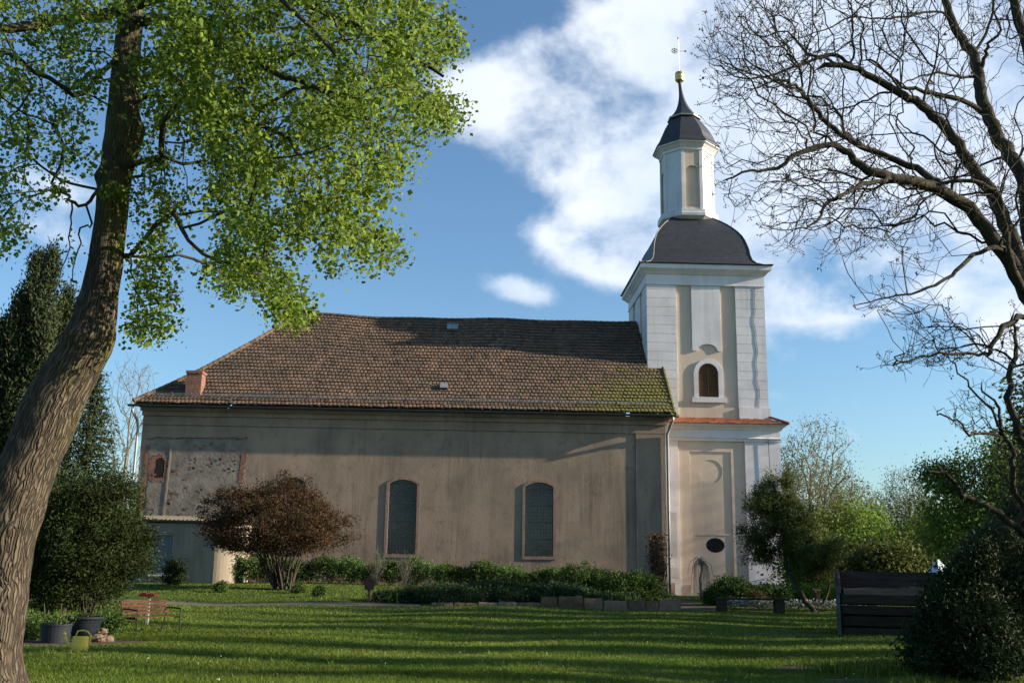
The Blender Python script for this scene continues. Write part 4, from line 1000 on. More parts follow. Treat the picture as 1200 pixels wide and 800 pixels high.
lm((115,222,13.2),(100,240,13),(84,235,12.9),(75,225,12.8),(60,215,12.7), r=(.022,.01))
lm((84,236,12.9),(84,265,12.9),(80,290,12.9),(70,325,12.9), r=(.014,.006))
lm((108,262,13.1),(95,268,13),(92,290,12.9),(85,330,12.9), r=(.016,.006))
lm((152,300,13.1),(156,330,13),(160,360,13),(152,385,13), r=(.012,.005))
lm((0,33,12.4),(20,80,12.2),(30,150,12.2),(25,220,12.2), r=(.016,.006)); lm((35,78,12.4),(55,110,12.3),(70,160,12.3),(75,200,12.4), r=(.014,.006))
D1 = [(165,-60),(520,-60),(522,10),(535,40),(550,75),(556,95),(543,110),(535,150),(512,148),(498,140),(480,150),(483,180),(462,210),(440,240),(445,262),(470,288),(458,303),(425,300),(400,295),(392,325),(365,335),(350,372),(325,362),(300,347),(275,335),(243,318),(242,308),(268,298),(262,262),(236,215),(228,180),(200,150),(175,120)]
D2 = [(-60,-60),(150,-60),(140,20),(125,60),(118,95),(112,120),(100,150),(108,185),(85,200),(72,215),(62,225),(40,240),(30,262),(32,285),(10,295),(-60,290)]
D3 = [(165,80),(180,150),(205,190),(218,235),(222,250),(212,262),(205,285),(200,330),(215,380),(200,388),(185,370),(170,395),(155,390),(150,300),(158,200)]
T1 = sample(D1, 760, 10.3, 15.6, 1, nz=.52, nscale=.045); T2 = sample(D2, 230, 10.8, 15, 2, nz=.5, nscale=.04); T3 = sample(D3, 62, 12.2, 14, 3, nz=.5)
net.grow(np.concatenate([T1, T2, T3]), bf=.25, step=.3, jit=.10, sag=.05)
n0 = len(net.p)
net.radii(.0056, 2.25, tip=1.0); net.mesh('limbs', M['barkdark'], linden, n_thick=10)
r_ = np.random.default_rng(11)
def leafpts(T, per, spread, drop=.1):
    n = np.maximum(4, (per*(.5+r_.random(len(T)))).astype(int)); idx = np.repeat(np.arange(len(T)), n); q = T[idx] + np.clip(r_.normal(size=(len(idx), 3)), -1.7, 1.7)*spread*(.6+.8*r_.random(len(T)))[idx][:, None]; q[:, 2] -= drop*r_.random(len(idx)); return q
thin = net.thin(.011); thin = thin[r_.random(len(thin)) < .75]
lp = np.concatenate([leafpts(T1, 66, .13), leafpts(T2, 42, .12), leafpts(T3, 46, .12), leafpts(thin, 5, .08, .05)])
lp = np.concatenate([lp]+[vec(P(x, y, 12.85))[None]+r_.normal(size=(26, 3))*.05 for x, y in ((120,222),(132,220),(142,223),(150,226),(138,228),(126,226))]+[vec(P(x, y, 12.85))[None]+r_.normal(size=(14, 3))*.05 for x, y in ((136,10),(143,2),(130,20),(165,75),(80,360),(118,120))])
leafmesh('crown', lp, .057, M['lindenleaf'], linden, aspect=.85, up=(0, 0, -1), upw=.30, fold=.12, jitter=.45)
settle(linden)

# ------------------------------------------------------------------ large bare ash on the right
ash = thing('ash_tree', P(1290, 800, 16.5), 'large bare ash tree with dark spreading limbs and dry seed bunches at the right edge', 'tree')
ash.location.z = gz(ash.location.x, ash.location.y)
A = Net()
def al(*pts, r=(.06, .02), sub=3): return A.limb([vec(P(*q)) for q in pts], r[0], r[1], sub=sub, wob=.015)
A.limb([vec(ash.location)-np.array([0, 0, .2]), vec(P(1290, 640, 16.4)), vec(P(1275, 520, 16.2)), vec(P(1255, 440, 16.1)), vec(P(1235, 390, 16.0))], .42, .27, sub=4, wob=.02)
al((1235,390,16),(1205,345,16),(1185,310,15.9),(1165,280,15.8),(1147,258,15.7),(1128,238,15.6),(1100,223,15.4),(1075,215,15.2),(1047,208,15),(1018,201,14.8),(1003,188,14.8),(990,174,14.7),(967,170,14.6),(933,180,14.5),(912,196,14.5),(880,200,14.4),(852,210,14.4), r=(.145,.012))
al((1205,345,16),(1196,310,16.2),(1180,262,16.3),(1165,230,16.4),(1147,207,16.5),(1132,185,16.5),(1120,165,16.5),(1106,147,16.5),(1087,130,16.5),(1065,115,16.4),(1047,106,16.3),(1022,90,16.2),(1000,79,16.1),(967,76,16), r=(.13,.045))
al((1000,79,16.1),(985,68,16.2),(967,65,16.2),(933,78,16),(900,90,15.9),(870,92,15.8),(845,78,15.8), r=(.04,.01))
al((1235,390,16),(1222,330,16.6),(1208,280,16.9),(1204,240,17),(1200,212,17),(1183,181,17.1),(1170,160,17.2),(1160,140,17.2),(1150,113,17.3),(1147,90,17.4),(1143,73,17.5),(1133,52,17.5),(1120,33,17.6),(1112,15,17.7),(1105,-10,17.8),(1095,-60,18), r=(.16,.06))
al((1100,213,15.6),(1075,198,15.7),(1050,190,15.8),(1025,178,15.8),(1000,167,15.7),(983,155,15.6),(967,143,15.6),(955,128,15.5),(947,117,15.5),(938,105,15.4),(927,99,15.3),(910,95,15.2),(880,105,15.1), r=(.065,.012))
al((1100,225,15.4),(1080,235,15.3),(1060,243,15.2), r=(.03,.012))
al((1047,209,15),(1025,213,14.7),(1005,220,14.5),(985,230,14.3),(970,236,14.2),(962,250,14.2),(957,258,14.1),(945,268,14), r=(.04,.014))
al((985,230,14.3),(965,240,14.1),(950,233,14),(940,250,13.9),(925,285,13.8), r=(.016,.007))
al((1150,132,17.2),(1130,118,17),(1100,111,16.8),(1080,105,16.7),(1062,103,16.6),(1045,90,16.5),(1020,70,16.4), r=(.055,.02))
al((1045,108,16.3),(1030,110,16.5),(1015,117,16.7),(1000,124,16.8),(985,127,16.9),(973,134,17),(955,150,17.1), r=(.026,.012))
al((1008,75,16.1),(1009,50,16.2),(1012,30,16.3), r=(.022,.016)); al((1000,68,16.1),(998,45,15.9),(1000,20,15.8),(985,-20,15.8), r=(.024,.012))
al((1140,90,17.4),(1120,90,17.2),(1095,85,17),(1070,92,16.9),(1055,97,16.8), r=(.03,.012))
al((1150,80,17.4),(1155,65,17.3),(1160,50,17.2),(1172,36,17.1),(1165,15,17), r=(.04,.02)); al((1143,60,17.5),(1155,40,17.6),(1163,15,17.7),(1168,-20,17.8), r=(.035,.02))
al((1133,52,17.5),(1110,20,17.4),(1090,14,17.3),(1060,20,17.1),(1030,22,17),(1000,20,16.9),(965,35,16.8),(935,45,16.7), r=(.03,.01))
al((1222,330,16.6),(1218,270,16.3),(1222,200,16.1),(1215,120,16),(1205,60,16),(1190,10,16),(1180,-40,16), r=(.12,.07))
al((1205,345,16),(1190,325,15.6),(1180,290,15.3),(1174,250,15.1),(1170,230,15),(1150,215,14.9),(1120,212,14.8),(1098,216,14.8), r=(.08,.02))
al((1188,300,15.8),(1165,290,15.5),(1140,300,15.3),(1120,318,15.1),(1102,330,15),(1080,340,14.9),(1061,345,14.8),(1030,350,14.8),(1000,358,14.7), r=(.045,.008))
al((1240,400,16),(1215,375,15.6),(1195,373,15.4),(1178,382,15.2),(1165,400,15.1),(1157,416,15.1), r=(.055,.035))
al((1157,414,15.1),(1140,415,15.1),(1110,414,15),(1080,418,14.9),(1055,425,14.8),(1032,428,14.7), r=(.018,.006))
al((1183,181,17.1),(1150,195,17.3),(1110,215,17.5),(1075,222,17.6), r=(.03,.01))
BZ = [(842,22),(875,5),(905,-50),(1260,-50),(1260,420),(1180,440),(1120,425),(1050,440),(1032,428),(1080,395),(1050,370),(1000,362),(985,355),(1040,330),(1060,300),(1030,290),(1000,320),(985,310),(970,312),(950,290),(920,296),(900,270),(872,262),(845,235),(832,205),(842,180),(832,140),(840,100),(824,60)]
TA = sample(BZ, 3400, 13.6, 18.2, 21, nz=1.0)
A.grow(TA, bf=.30, step=.30, jit=.11, sag=.06)
base_tips = [i for i in range(len(A.p))]
# short upturned end twigs
ends = set(range(len(A.p)))-set(A.par); r_ = np.random.default_rng(31)
for i in list(ends):
    d = A.p[i]-A.p[A.par[i]]; d /= np.linalg.norm(d)+1e-9
    for k in range(r_.integers(1, 4)):
        e = d*.6+r_.normal(size=3)*.55+np.array([0, 0, .35]); e /= np.linalg.norm(e); l = r_.uniform(.18, .42)
        m1 = A.node(A.p[i]+e*l*.5, i); e2 = e+np.array([0, 0, .35]); A.node(A.p[m1]+e2/np.linalg.norm(e2)*l*.5, m1)
A.radii(.0045, 2.35, tip=1.0); A.mesh('limbs', M['barkdark'], ash, n_thick=12)
tp_ = A.tips(); sel = tp_[r_.random(len(tp_)) < .42]
q = sel[np.repeat(np.arange(len(sel)), 7)]+r_.normal(size=(len(sel)*7, 3))*.022
leafmesh('seed_bunches', q, .040, M['samara'], ash, aspect=.5, up=(0, 0, -1), upw=.4)
settle(ash)

# ------------------------------------------------------------------ generic makers
def tree(name, base, label, cat, trunk, targets, r0, m_, leaves=None, group=None, tipr=.006, seeds=1, bf=.3, step=.5, jit=.14, leafsz=.1, per=20, spread=.3, aspect=.7, upw=0, up=(0, 0, 1), leafm=None, crown='crown', extra=None, p=2.3, tw=1.0):
    b = Vector((base[0], base[1], gz(base[0], base[1]))); t = thing(name, b, label, cat, group); nt_ = Net()
    for pts, ra, rb in trunk: nt_.limb([np.array(q) for q in pts], ra, rb, sub=3, wob=.02*r0/.1)
    nt_.grow(targets, bf=bf, step=step, jit=jit)
    if extra:
        rr = np.random.default_rng(seeds)
        for i in list(set(range(len(nt_.p)))-set(nt_.par)):
            for k in range(extra[0]):
                e = rr.normal(size=3)*.6+np.array([0, 0, .6]); e /= np.linalg.norm(e); nt_.node(nt_.p[i]+e*extra[1]*rr.uniform(.5, 1.2), i)
    nt_.radii(tipr, p, tip=1.0); nt_.mesh('trunk', m_, t)
    if leafm:
        rr = np.random.default_rng(seeds); T = np.asarray(targets); n = max(1, per); idx = np.repeat(np.arange(len(T)), n)
        cs = (.6+.8*rr.random(len(T)))[idx][:, None]
        q = T[idx]+rr.normal(size=(len(idx), 3))*spread*cs
        ti = np.clip(.5+.35*vnoise(q, .9/spread*.3, seeds)+.2*rr.normal(size=len(q)), 0, 1)
        leafmesh(crown, q, leafsz, leafm, t, aspect=aspect, up=up, upw=upw, tint=ti)
    settle(t); return t
def ell(c, rad, n, seed, shell=.3, lumps=.25, cut=None):
    r = np.random.default_rng(seed); d = r.normal(size=(n*2, 3)); d /= np.linalg.norm(d, axis=1)[:, None]
    k = (shell+(1-shell)*r.random(n*2)**.55)*(1+lumps*vnoise(d, 2.8, seed)); q = np.asarray(c)+d*np.asarray(rad)*k[:, None]
    if cut is not None: q = q[q[:, 2] > cut]
    return q[:n]
def px3(*q): return vec(P(*q))
def ups(base, h, lean=(0, 0), n=4):
    return [(base[0]+lean[0]*h*(k/n)**1.3+random.uniform(-.03, .03)*h*.3*(k > 0), base[1]+lean[1]*h*(k/n)**1.3, gz(base[0], base[1])-.1+h*k/n) for k in range(n+1)]

# columnar cypresses far left
cg = 'columnar conifers behind the linden trunk'
for i, (x, top, Y, rr, lab) in enumerate([(61,298,35,.62,'tallest columnar conifer at the right end of its dark row'),(44,305,36,.60,'columnar conifer second from the right in its dark row'),(24,352,35,.62,'shorter columnar conifer in the middle of its dark row'),(6,382,36,.65,'columnar conifer at the left frame edge of its dark row'),(80,345,37,.7,'loose pointed conifer nearest the spruce in its dark row')]):
    tp3 = P(x, top, Y); bx = tp3.x-.3; H = tp3.z
    r = np.random.default_rng(40+i); n = 420; f = r.random(n)**.8; a = r.random(n)*6.28; rad = rr*1.55*(1-f)**.55*(.55+.45*r.random(n))*(1+.25*np.sin(a*3+f*14)); 
    T = np.stack([tp3.x-.3*(1-f)+rad*np.cos(a), Y+rad*np.sin(a), .6+(H-.6)*f], 1)
    b = Vector((bx, Y, gz(bx, Y))); t = thing('columnar_conifer', b, lab, 'conifer', cg)
    mb = MB(); mb.tube([(bx, Y, b.z-.1), (tp3.x-.1, Y, H*.5), (tp3.x, Y, H-.15)], [.16, .09, .015], n=8)
    for k in range(0, n, 3): mb.tube([(bx+.3*T[k][2]/H, Y, max(.5, T[k][2]-.5)), T[k]], [.015, .006], n=3, cap=False)
    mb.build('trunk', M['barkdark'], t)
    idx = np.repeat(np.arange(n), 34); q = T[idx]+r.normal(size=(len(idx), 3))*np.array([.11, .11, .24])
    ti = np.clip(.5+.3*vnoise(q, 2.2, i)+.2*r.normal(size=len(q)), 0, 1)
    leafmesh('crown', q, .16, M['columnar'], t, aspect=.35, up=(0, 0, 1), upw=.55, tint=ti); settle(t)
# spruce between linden and church
def spruce(name, xt, yt, Y, width, lab, cat, m_, leafm, seed, droop=.35, whorls=26, zb=.8, per=46):
    tp3 = P(xt, yt, Y); H = tp3.z; b = Vector((tp3.x, Y, gz(tp3.x, Y))); t = thing(name, b, lab, cat); r = np.random.default_rng(seed)
    mb = MB(); mb.tube([(b.x, Y, b.z-.1), (b.x, Y, H*.5), (b.x, Y, H)], [.2, .12, .02], n=8); q = []
    for k in range(whorls):
        f = k/whorls; z = zb+(H-zb)*f; L_ = width*(1-f)**.8+.12
        for j in range(7):
            a = j*.9+k*1.3+r.uniform(-.2, .2); l = L_*r.uniform(.7, 1.12); pts = []
            for s in range(6): u = s/5; pts.append((b.x+math.cos(a)*l*u, Y+math.sin(a)*l*u, z+l*(.12*u-droop*u*u+.18*u**4)))
            mb.tube(pts, [.02, .016, .012, .009, .006, .004], n=4, cap=False)
            for s in range(int(per*l/width)+5):
                u = r.uniform(.12, 1); i0 = min(4, int(u*5)); w_ = u*5-i0; c = np.array(pts[i0])*(1-w_)+np.array(pts[i0+1])*w_
                q.append(c+r.normal(size=3)*np.array([.09, .09, .05])+np.array([0, 0, -r.random()*.12]))
    mb.build('trunk', M['barkdark'], t); q = np.array(q); q = q[np.repeat(np.arange(len(q)), 3)]+r.normal(size=(len(q)*3, 3))*.04
    leafmesh('crown', q, .15, leafm, t, aspect=.28, up=(0, 0, -1), upw=.25); settle(t)
spruce('spruce_tree', 112, 425, 33, 1.9, 'drooping dark spruce between the linden trunk and the church corner', 'spruce', None, M['spruce'], 51)
# far bare trees
def far_bare(x, top, Y, wpx, base, lab, seed, m_='paletwig', n=800, leafm=None, per=3, group='bare trees beyond the churchyard', cy=.56, tipr=.016, nm='bare_tree', sz=.16):
    t3 = P(x, top, Y); H = t3.z; bx = t3.x; wr = wpx*Y/1200
    T = ell((bx, Y, H*cy), (wr, wr*.8, H*(1-cy)), n, seed, .25, .2)
    return tree(nm, (bx, Y), lab, 'tree', [([(bx, Y, -.2), (bx+.1, Y, H*.2), (bx-.1, Y, H*.45), (bx, Y, H*.75)], .028*H*.55, .03)], T, .2, M[m_], seeds=seed, group=group, step=.9, jit=.035, bf=.6, tipr=tipr*.75, extra=(3, H*.05), leafm=leafm, leafsz=sz, per=per, spread=.35)
far_bare(160, 418, 85, 40, 600, 'leafless pale tree behind the left end of the church', 61, n=420)
far_bare(948, 505, 62, 62, 690, 'tall bare tree with pale upright branches right beside the tower', 62, n=1300, leafm=M['oliveleaf'], per=8, sz=.11, tipr=.014)
far_bare(990, 560, 66, 44, 690, 'shorter bare tree with fine arching branches right of the tall bare one', 63, n=1000, leafm=M['oliveleaf'], per=7, sz=.11, tipr=.011)
far_bare(1063, 552, 72, 48, 690, 'slender budding tree in the middle of the gap between tower and right trees', 64, n=1100, leafm=M['oliveleaf'], per=9, sz=.11, tipr=.012, cy=.58)
far_bare(1110, 590, 60, 40, 690, 'small bare tree in front of the green tree at the right', 65, n=700, leafm=M['oliveleaf'], per=3, sz=.10, tipr=.010)
# leafy trees and shrubs behind, right of the tower
bgp = [(925,655,56,42,40,'oliveleaf','olive green bush behind the leaning cedar'),(1000,640,60,46,44,'brightleaf','light green young tree behind the flower bed'),(1045,652,64,46,34,'freshleaf','fresh green bush behind the compost bin'),(1085,640,70,42,42,'oliveleaf','dull olive bush right of the compost bin'),(1010,665,50,45,24,'freshleaf','low green shrub left of the compost bin'),(1125,640,58,50,36,'freshleaf','mid green bush below the large green tree'),(1160,655,52,50,34,'oliveleaf','dull green bush low behind the evergreen shrubs'),(960,672,50,40,24,'freshleaf','low green bush behind the sunlit hedge'),(1200,630,50,40,60,'freshleaf','green bush at the right frame edge beyond the railing'),(975,640,76,60,34,'oliveleaf','olive tree mass between the two far bare trees'),(1040,665,48,46,22,'oliveleaf','low olive bush directly above the compost bin')]
for i, (x, y, Y, rx, ry, m_, lab) in enumerate(bgp):
    c = P(x, y, Y); s = Y/1200; c.z = max(c.z, ry*s*.9)
    T = ell(c, (rx*s, rx*s*.7, ry*s), 150, 70+i, .2, .35, cut=.3)
    tree('leafy_bush', (c.x, Y), lab, 'bush', [([(c.x, Y, -.1), (c.x, Y, c.z*.5), (c.x, Y, c.z)], .12, .04)], T, .1, M['barkdark'], seeds=i, group='bushes beyond the churchyard lawn', leafm=M[m_], leafsz=.19, per=46, spread=.42, step=.8, tipr=.01)
c = P(1165, 585, 44); T = np.concatenate([ell(P(1165, 580, 44), (2.9, 2.2, 2.2), 190, 81, .2, .3), ell(P(1105, 560, 44), (1.2, 1.2, .9), 30, 83, .1, .3), ell(P(1200, 540, 45), (2.2, 2, 1.6), 110, 84, .2, .3), ell(P(1130, 625, 43.5), (1.8, 1.5, 1.3), 80, 85, .2, .3)])
tree('green_tree', (c.x, 44), 'dense fresh green tree behind the gnarled limbs at the right edge', 'tree', [([(c.x, 44, -.1), (c.x, 44, 2), (c.x+.2, 44, 4)], .22, .08)], T, .2, M['barkdark'], seeds=82, leafm=M['freshleaf'], leafsz=.13, per=80, spread=.30, step=.6, tipr=.008)
# gnarled old tree at the right edge
gt = (P(1262, 700, 24).x, 24.0)
limbs = [([(gt[0], 24, -.1), px3(1262,640,24), px3(1245,600,24), px3(1225,560,23.8), px3(1205,515,23.6)], .26, .16),
 ([px3(1225,640,24), px3(1200,625,23.8), px3(1172,602,23.5), px3(1143,588,23.2), px3(1123,571,23), px3(1105,555,22.9), px3(1088,553,22.8)], .10, .035),
 ([px3(1105,555,22.9), px3(1102,545,22.9), px3(1097,540,22.9)], .03, .02),
 ([px3(1215,540,23.7), px3(1196,510,23.5), px3(1181,465,23.3), px3(1186,430,23.2), px3(1192,405,23.2), px3(1185,375,23)], .11, .03),
 ([px3(1200,600,23.7), px3(1190,560,23.2), px3(1184,530,23), px3(1176,505,22.9), px3(1168,480,22.9), px3(1150,455,22.8)], .08, .02),
 ([px3(1172,510,23), px3(1155,507,22.8), px3(1140,508,22.7), px3(1127,504,22.6), px3(1124,492,22.6), px3(1112,488,22.6), px3(1098,482,22.5)], .04, .016),
 ([px3(1176,505,22.9), px3(1160,480,22.8), px3(1140,455,22.7), px3(1118,428,22.6), px3(1112,420,22.6)], .035, .012),
 ([px3(1230,570,23.8), px3(1240,500,23.9), px3(1235,420,24), px3(1225,360,24)], .14, .04)]
T = np.concatenate([sample([(1095,400),(1215,380),(1225,560),(1180,600),(1150,560),(1165,520),(1115,500),(1120,450)], 300, 21.5, 25, 91, nz=1), sample([(1095,560),(1140,520),(1220,560),(1220,640),(1150,610)], 90, 21.8, 24.5, 92)])
tree('gnarled_tree', gt, 'gnarled bare tree with crooked mossy limbs at the right edge below the ash', 'tree', limbs, T, .2, M['barkdark'], seeds=93, tipr=.0055, step=.35, jit=.16, extra=(2, .3), leafm=None)
# trees standing right of the picture: they throw the long stripes over the lawn
og = 'narrow trees along the right side of the churchyard'
for i, (x, y, H, w_, n, dn) in enumerate([(15.5,18.9,7,.5,60,1),(16.5,21.6,6,.9,80,1),(18,24.2,8,.9,80,1),(17.5,27.0,7,.9,90,1),(18,29.8,7,.8,80,1),(19,32.9,8,1.1,90,1),(20,36.0,8,.9,90,1),(17,13.2,9,.55,60,1),(20,15.3,11,.7,80,1),(24,17.9,12,.75,90,1),(22,20.4,12,.5,70,0),(27,22.6,14,1.0,120,1),(24,25.9,11,.6,80,1),(28,28.6,14,1.1,140,1),(23,31.6,9,1.1,120,1),(27,34.2,12,1.3,140,1),(40,51.2,19,3.6,170,0),(46,38.5,16,4,110,0)]):
    lo_ = .9 if dn else H*.35
    T = ell((x, y, (H+lo_)/2), (w_, w_, (H-lo_)/2), n, 100+i, .15, .5)
    tree('bare_tree', (x, y), 'narrow tree in the row beyond the right side of the lawn', 'tree', [([(x, y, -.1), (x+.1, y, H*.3), (x-.1, y+.1, H*.55), (x, y, H*.8)], .2, .05)], T, .2, M['barkdark'], seeds=120+i, group=og, tipr=.012, step=.8, extra=(2, .4), leafm=M['oliveleaf'] if dn else None, leafsz=.17, per=44, spread=.34)

r = np.random.default_rng(300); n = 2600; x = r.uniform(-140, 170, n); y = 120+.12*np.abs(x)+r.random(n)*26; h = (5+3*vnoise(np.stack([x, y*0, x*0], 1), .08, 3))*r.random(n)**.6
T = np.stack([x, y, h], 1); q = T[np.repeat(np.arange(n), 16)]+r.normal(size=(n*16, 3))*.9
o = leafmesh('far_woodland', q[q[:, 2] > 0], .75, M['oliveleaf'], None, aspect=.7); o['kind'] = 'stuff'; tag(o, 'far belt of trees along the horizon', 'woodland')
# ------------------------------------------------------------------ shrubs and beds
def shrub(name, base, c, rad, label, cat, leafm, n=120, per=40, leafsz=.1, spread=.22, stems=8, stemr=.02, seed=1, shell=.35, lumps=.3, aspect=.6, upw=0., up=(0, 0, 1), group=None, cut=None, m_='barkdark', bf=.25, jit=.12, step=.3, tipr=.004, p=2.2, leafname='foliage', flatten=1.):
    """several stems from the base, a crown of leaf clumps around c"""
    r = np.random.default_rng(seed); b = Vector((base[0], base[1], gz(base[0], base[1]))); t = thing(name, b, label, cat, group)
    T = ell(c, rad, n, seed, shell, lumps, cut if cut is not None else b.z+.03)
    nt_ = Net(); root = nt_.node(np.array(b)-np.array([0, 0, .05]), -1, stemr)
    for k in range(stems):
        q = T[r.integers(0, len(T))]; s0 = np.array(b)+np.append(r.normal(size=2)*stemr*3, 0)
        a = nt_.node(s0, root, stemr*.8); m1 = s0*.45+q*.55; m1[:2] = s0[:2]*.62+q[:2]*.38; nt_.limb([s0, s0*.75+m1*.25+r.normal(size=3)*.02, m1], stemr*r.uniform(.6, 1), stemr*.5, par=a, wob=.01)
    nt_.grow(T, bf=bf, step=step, jit=jit); nt_.radii(tipr, p, tip=1.); nt_.mesh('stems', M[m_], t)
    idx = np.repeat(np.arange(len(T)), per); q = T[idx]+np.clip(r.normal(size=(len(idx), 3)), -2, 2)*spread*np.array([1, 1, flatten])*(.6+.8*r.random(len(T)))[idx][:, None]
    q = q[q[:, 2] > b.z+.01]; ti = np.clip(.5+.35*vnoise(q, .5/spread, seed)+.2*r.normal(size=len(q)), 0, 1)
    leafmesh(leafname, q, leafsz, M[leafm], t, aspect=aspect, up=up, upw=upw, tint=ti, outc=np.asarray(c) if upw < .01 else None, outw=.35 if upw < .01 else 0)
    settle(t); return t
def pc(x, y, Y): return vec(P(x, y, Y))
# dark yew with visible stems beside the linden
b = G(104, 738); Yy = b.y
c = pc(112, 628, Yy); s = Yy/1200
shrub('yew_bush', (b.x, Yy), pc(106, 632, Yy), (64*s, 60*s, 76*s), 'large rounded dark green yew on bare stems between the linden trunk and the annex', 'yew', 'yew', n=520, per=95, leafsz=.085, spread=.14, stems=14, stemr=.035, seed=5, shell=.25, lumps=.20, aspect=.3, upw=.0, cut=pc(0, 706, Yy)[2], step=.35, jit=.1)
c2 = pc(60, 668, Yy); shrub('yew_bush', (pc(52, 735, Yy)[0], Yy+.2), c2, (44*s, 40*s, 48*s), 'lower yew close against the right side of the linden trunk', 'yew', 'yew', n=170, per=85, leafsz=.085, spread=.14, stems=7, stemr=.025, seed=6, aspect=.3, step=.35, cut=pc(0, 716, Yy)[2])
# purple-brown maple
b = G(330, 692); Ym = 43.5; s = Ym/1200; c = pc(320, 617, Ym); bb = pc(330, 690, Ym)
shrub('maple_shrub', (bb[0], Ym), c, (80*s, 66*s, 48*s), 'broad domed shrub with small purple brown leaves on many fanned stems', 'shrub', 'redleaf', n=620, per=70, leafsz=.11, spread=.20, stems=30, stemr=.06, seed=9, shell=.5, lumps=.26, aspect=.35, cut=c[2]-27*s, step=.5, jit=.06, tipr=.007, upw=.0, flatten=.6)
# clipped hedge under the windows
hy = 50.3; t = thing('hedge', (-4.5, hy, gz(-4.5, hy)), 'long leafy green hedge under the nave windows', 'hedge'); r = np.random.default_rng(14); n = 1500
hx = r.uniform(pc(290, 0, hy)[0], pc(672, 0, hy)[0], n); top = 1.0+.16*np.sin(hx*1.7)+.10*np.sin(hx*4.1)+.22*(hx < -11); hyv = hy+r.uniform(-.5, .5, n); hz = gza(hx, hyv)+.05+top*r.random(n)**.6
T = np.stack([hx, hyv, hz], 1); q = T[np.repeat(np.arange(n), 36)]+r.normal(size=(n*36, 3))*.10
ti = np.clip(.5+.5*vnoise(q, 1.5, 4)+.2*r.normal(size=len(q)), 0, 1); leafmesh('foliage', q, .085, M['hedgeleaf'], t, aspect=.6, tint=ti)
mb = MB(); 
for k in range(130): x = hx[k]; mb.tube([(x, hyv[k], gz(x, hy)-.05), (x+r.normal()*.1, hyv[k]-.1, gz(x, hy)+.5), (x+r.normal()*.2, hyv[k]-.2, gz(x, hy)+.9)], [.015, .01, .005], n=4)
mb.build('stems', M['barkdark'], t); settle(t)
def mound(name, xc, yb, Y, wpx, hpx, label, cat, leafm, seed, per=46, leafsz=.11, aspect=.3, dep=None, group=None, n=160, spread=.13, lumps=.25, upw=0., up=(0, 0, 1), stems=10):
    s = Y/1200; b = P(xc, yb, Y); z = gz(b.x, Y); lowk = .66 if name == 'spreading_juniper' else .86 if name == 'dark_juniper' else 1.; c = (b.x, Y, z+hpx*s*.30*lowk)
    return shrub(name, (b.x, Y), c, (wpx*s/2, dep or wpx*s/3.2, hpx*s*.70*lowk), label, cat, leafm, n=n, per=per, leafsz=leafsz, spread=spread, stems=stems, stemr=.02, seed=seed, shell=.35, lumps=lumps, aspect=aspect, group=group, step=.3, cut=z+.04, upw=upw, up=up, flatten=.6)
mound('spreading_juniper', 505, 714, 38.6, 105, 27, 'low flat blue green juniper at the left end of the stone edging', 'juniper', 'juniper', 31, n=330, group='low junipers in the front bed')
mound('spreading_juniper', 585, 712, 39.6, 130, 30, 'widest low blue green juniper in the middle of the bed', 'juniper', 'juniper', 32, n=380, group='low junipers in the front bed')
mound('spreading_juniper', 652, 710, 40.2, 90, 27, 'low juniper above the first tall edging stones', 'juniper', 'juniper', 33, n=260, group='low junipers in the front bed')
mound('dark_juniper', 690, 704, 44, 90, 42, 'taller bright topped juniper left of the dried shrub', 'juniper', 'juniperg', 34, n=360, per=60)
mound('dark_juniper', 740, 706, 43, 76, 42, 'dark green juniper directly beside the dried brown shrub', 'juniper', 'juniperg', 35, n=340, per=60)
mound('spreading_juniper', 712, 711, 40.5, 70, 20, 'small low juniper behind the tall edging stones', 'juniper', 'juniper', 36, n=160, group='low junipers in the front bed')
mound('round_bush', 855, 701, 41.5, 60, 30, 'dense dark green flat topped bush at the foot of the tower', 'bush', 'juniperg', 37, n=300, per=50)
mound('reddish_bush', 882, 702, 41, 26, 16, 'small reddish brown twiggy bush right of the flat topped bush', 'bush', 'redleaf', 38, n=60)
mound('bright_bush', 905, 699, 43, 40, 20, 'small bright green bush left of the leaning cedar', 'bush', 'hedgeleaf', 39, n=110, aspect=.6)
mound('bright_hedge', 958, 708, 45, 76, 20, 'sunlit yellow green hedge behind the leaning cedar', 'hedge', 'brightleaf', 40, n=240, per=60, aspect=.6, lumps=.1)
mound('window_bush', 202, 684, 46.5, 20, 30, 'small upright bush in front of the annex window', 'bush', 'yew', 41, n=60, aspect=.6, leafsz=.09)
for i, (x, y, Y, w_, h_, lab) in enumerate([(258, 703, 41.6, 16, 14, 'leftmost of the three little box balls on the far lawn'), (349, 702, 42, 13, 12, 'little box ball just right of the maple stems'), (374, 706, 40, 14, 13, 'rightmost of the three little box balls on the far lawn')]):
    mound('box_ball', x, y, Y, w_, h_, lab, 'shrub', 'hedgeleaf', 50+i, n=46, per=40, aspect=.6, leafsz=.05, spread=.06, lumps=.05, group='little box balls on the far lawn', stems=4)
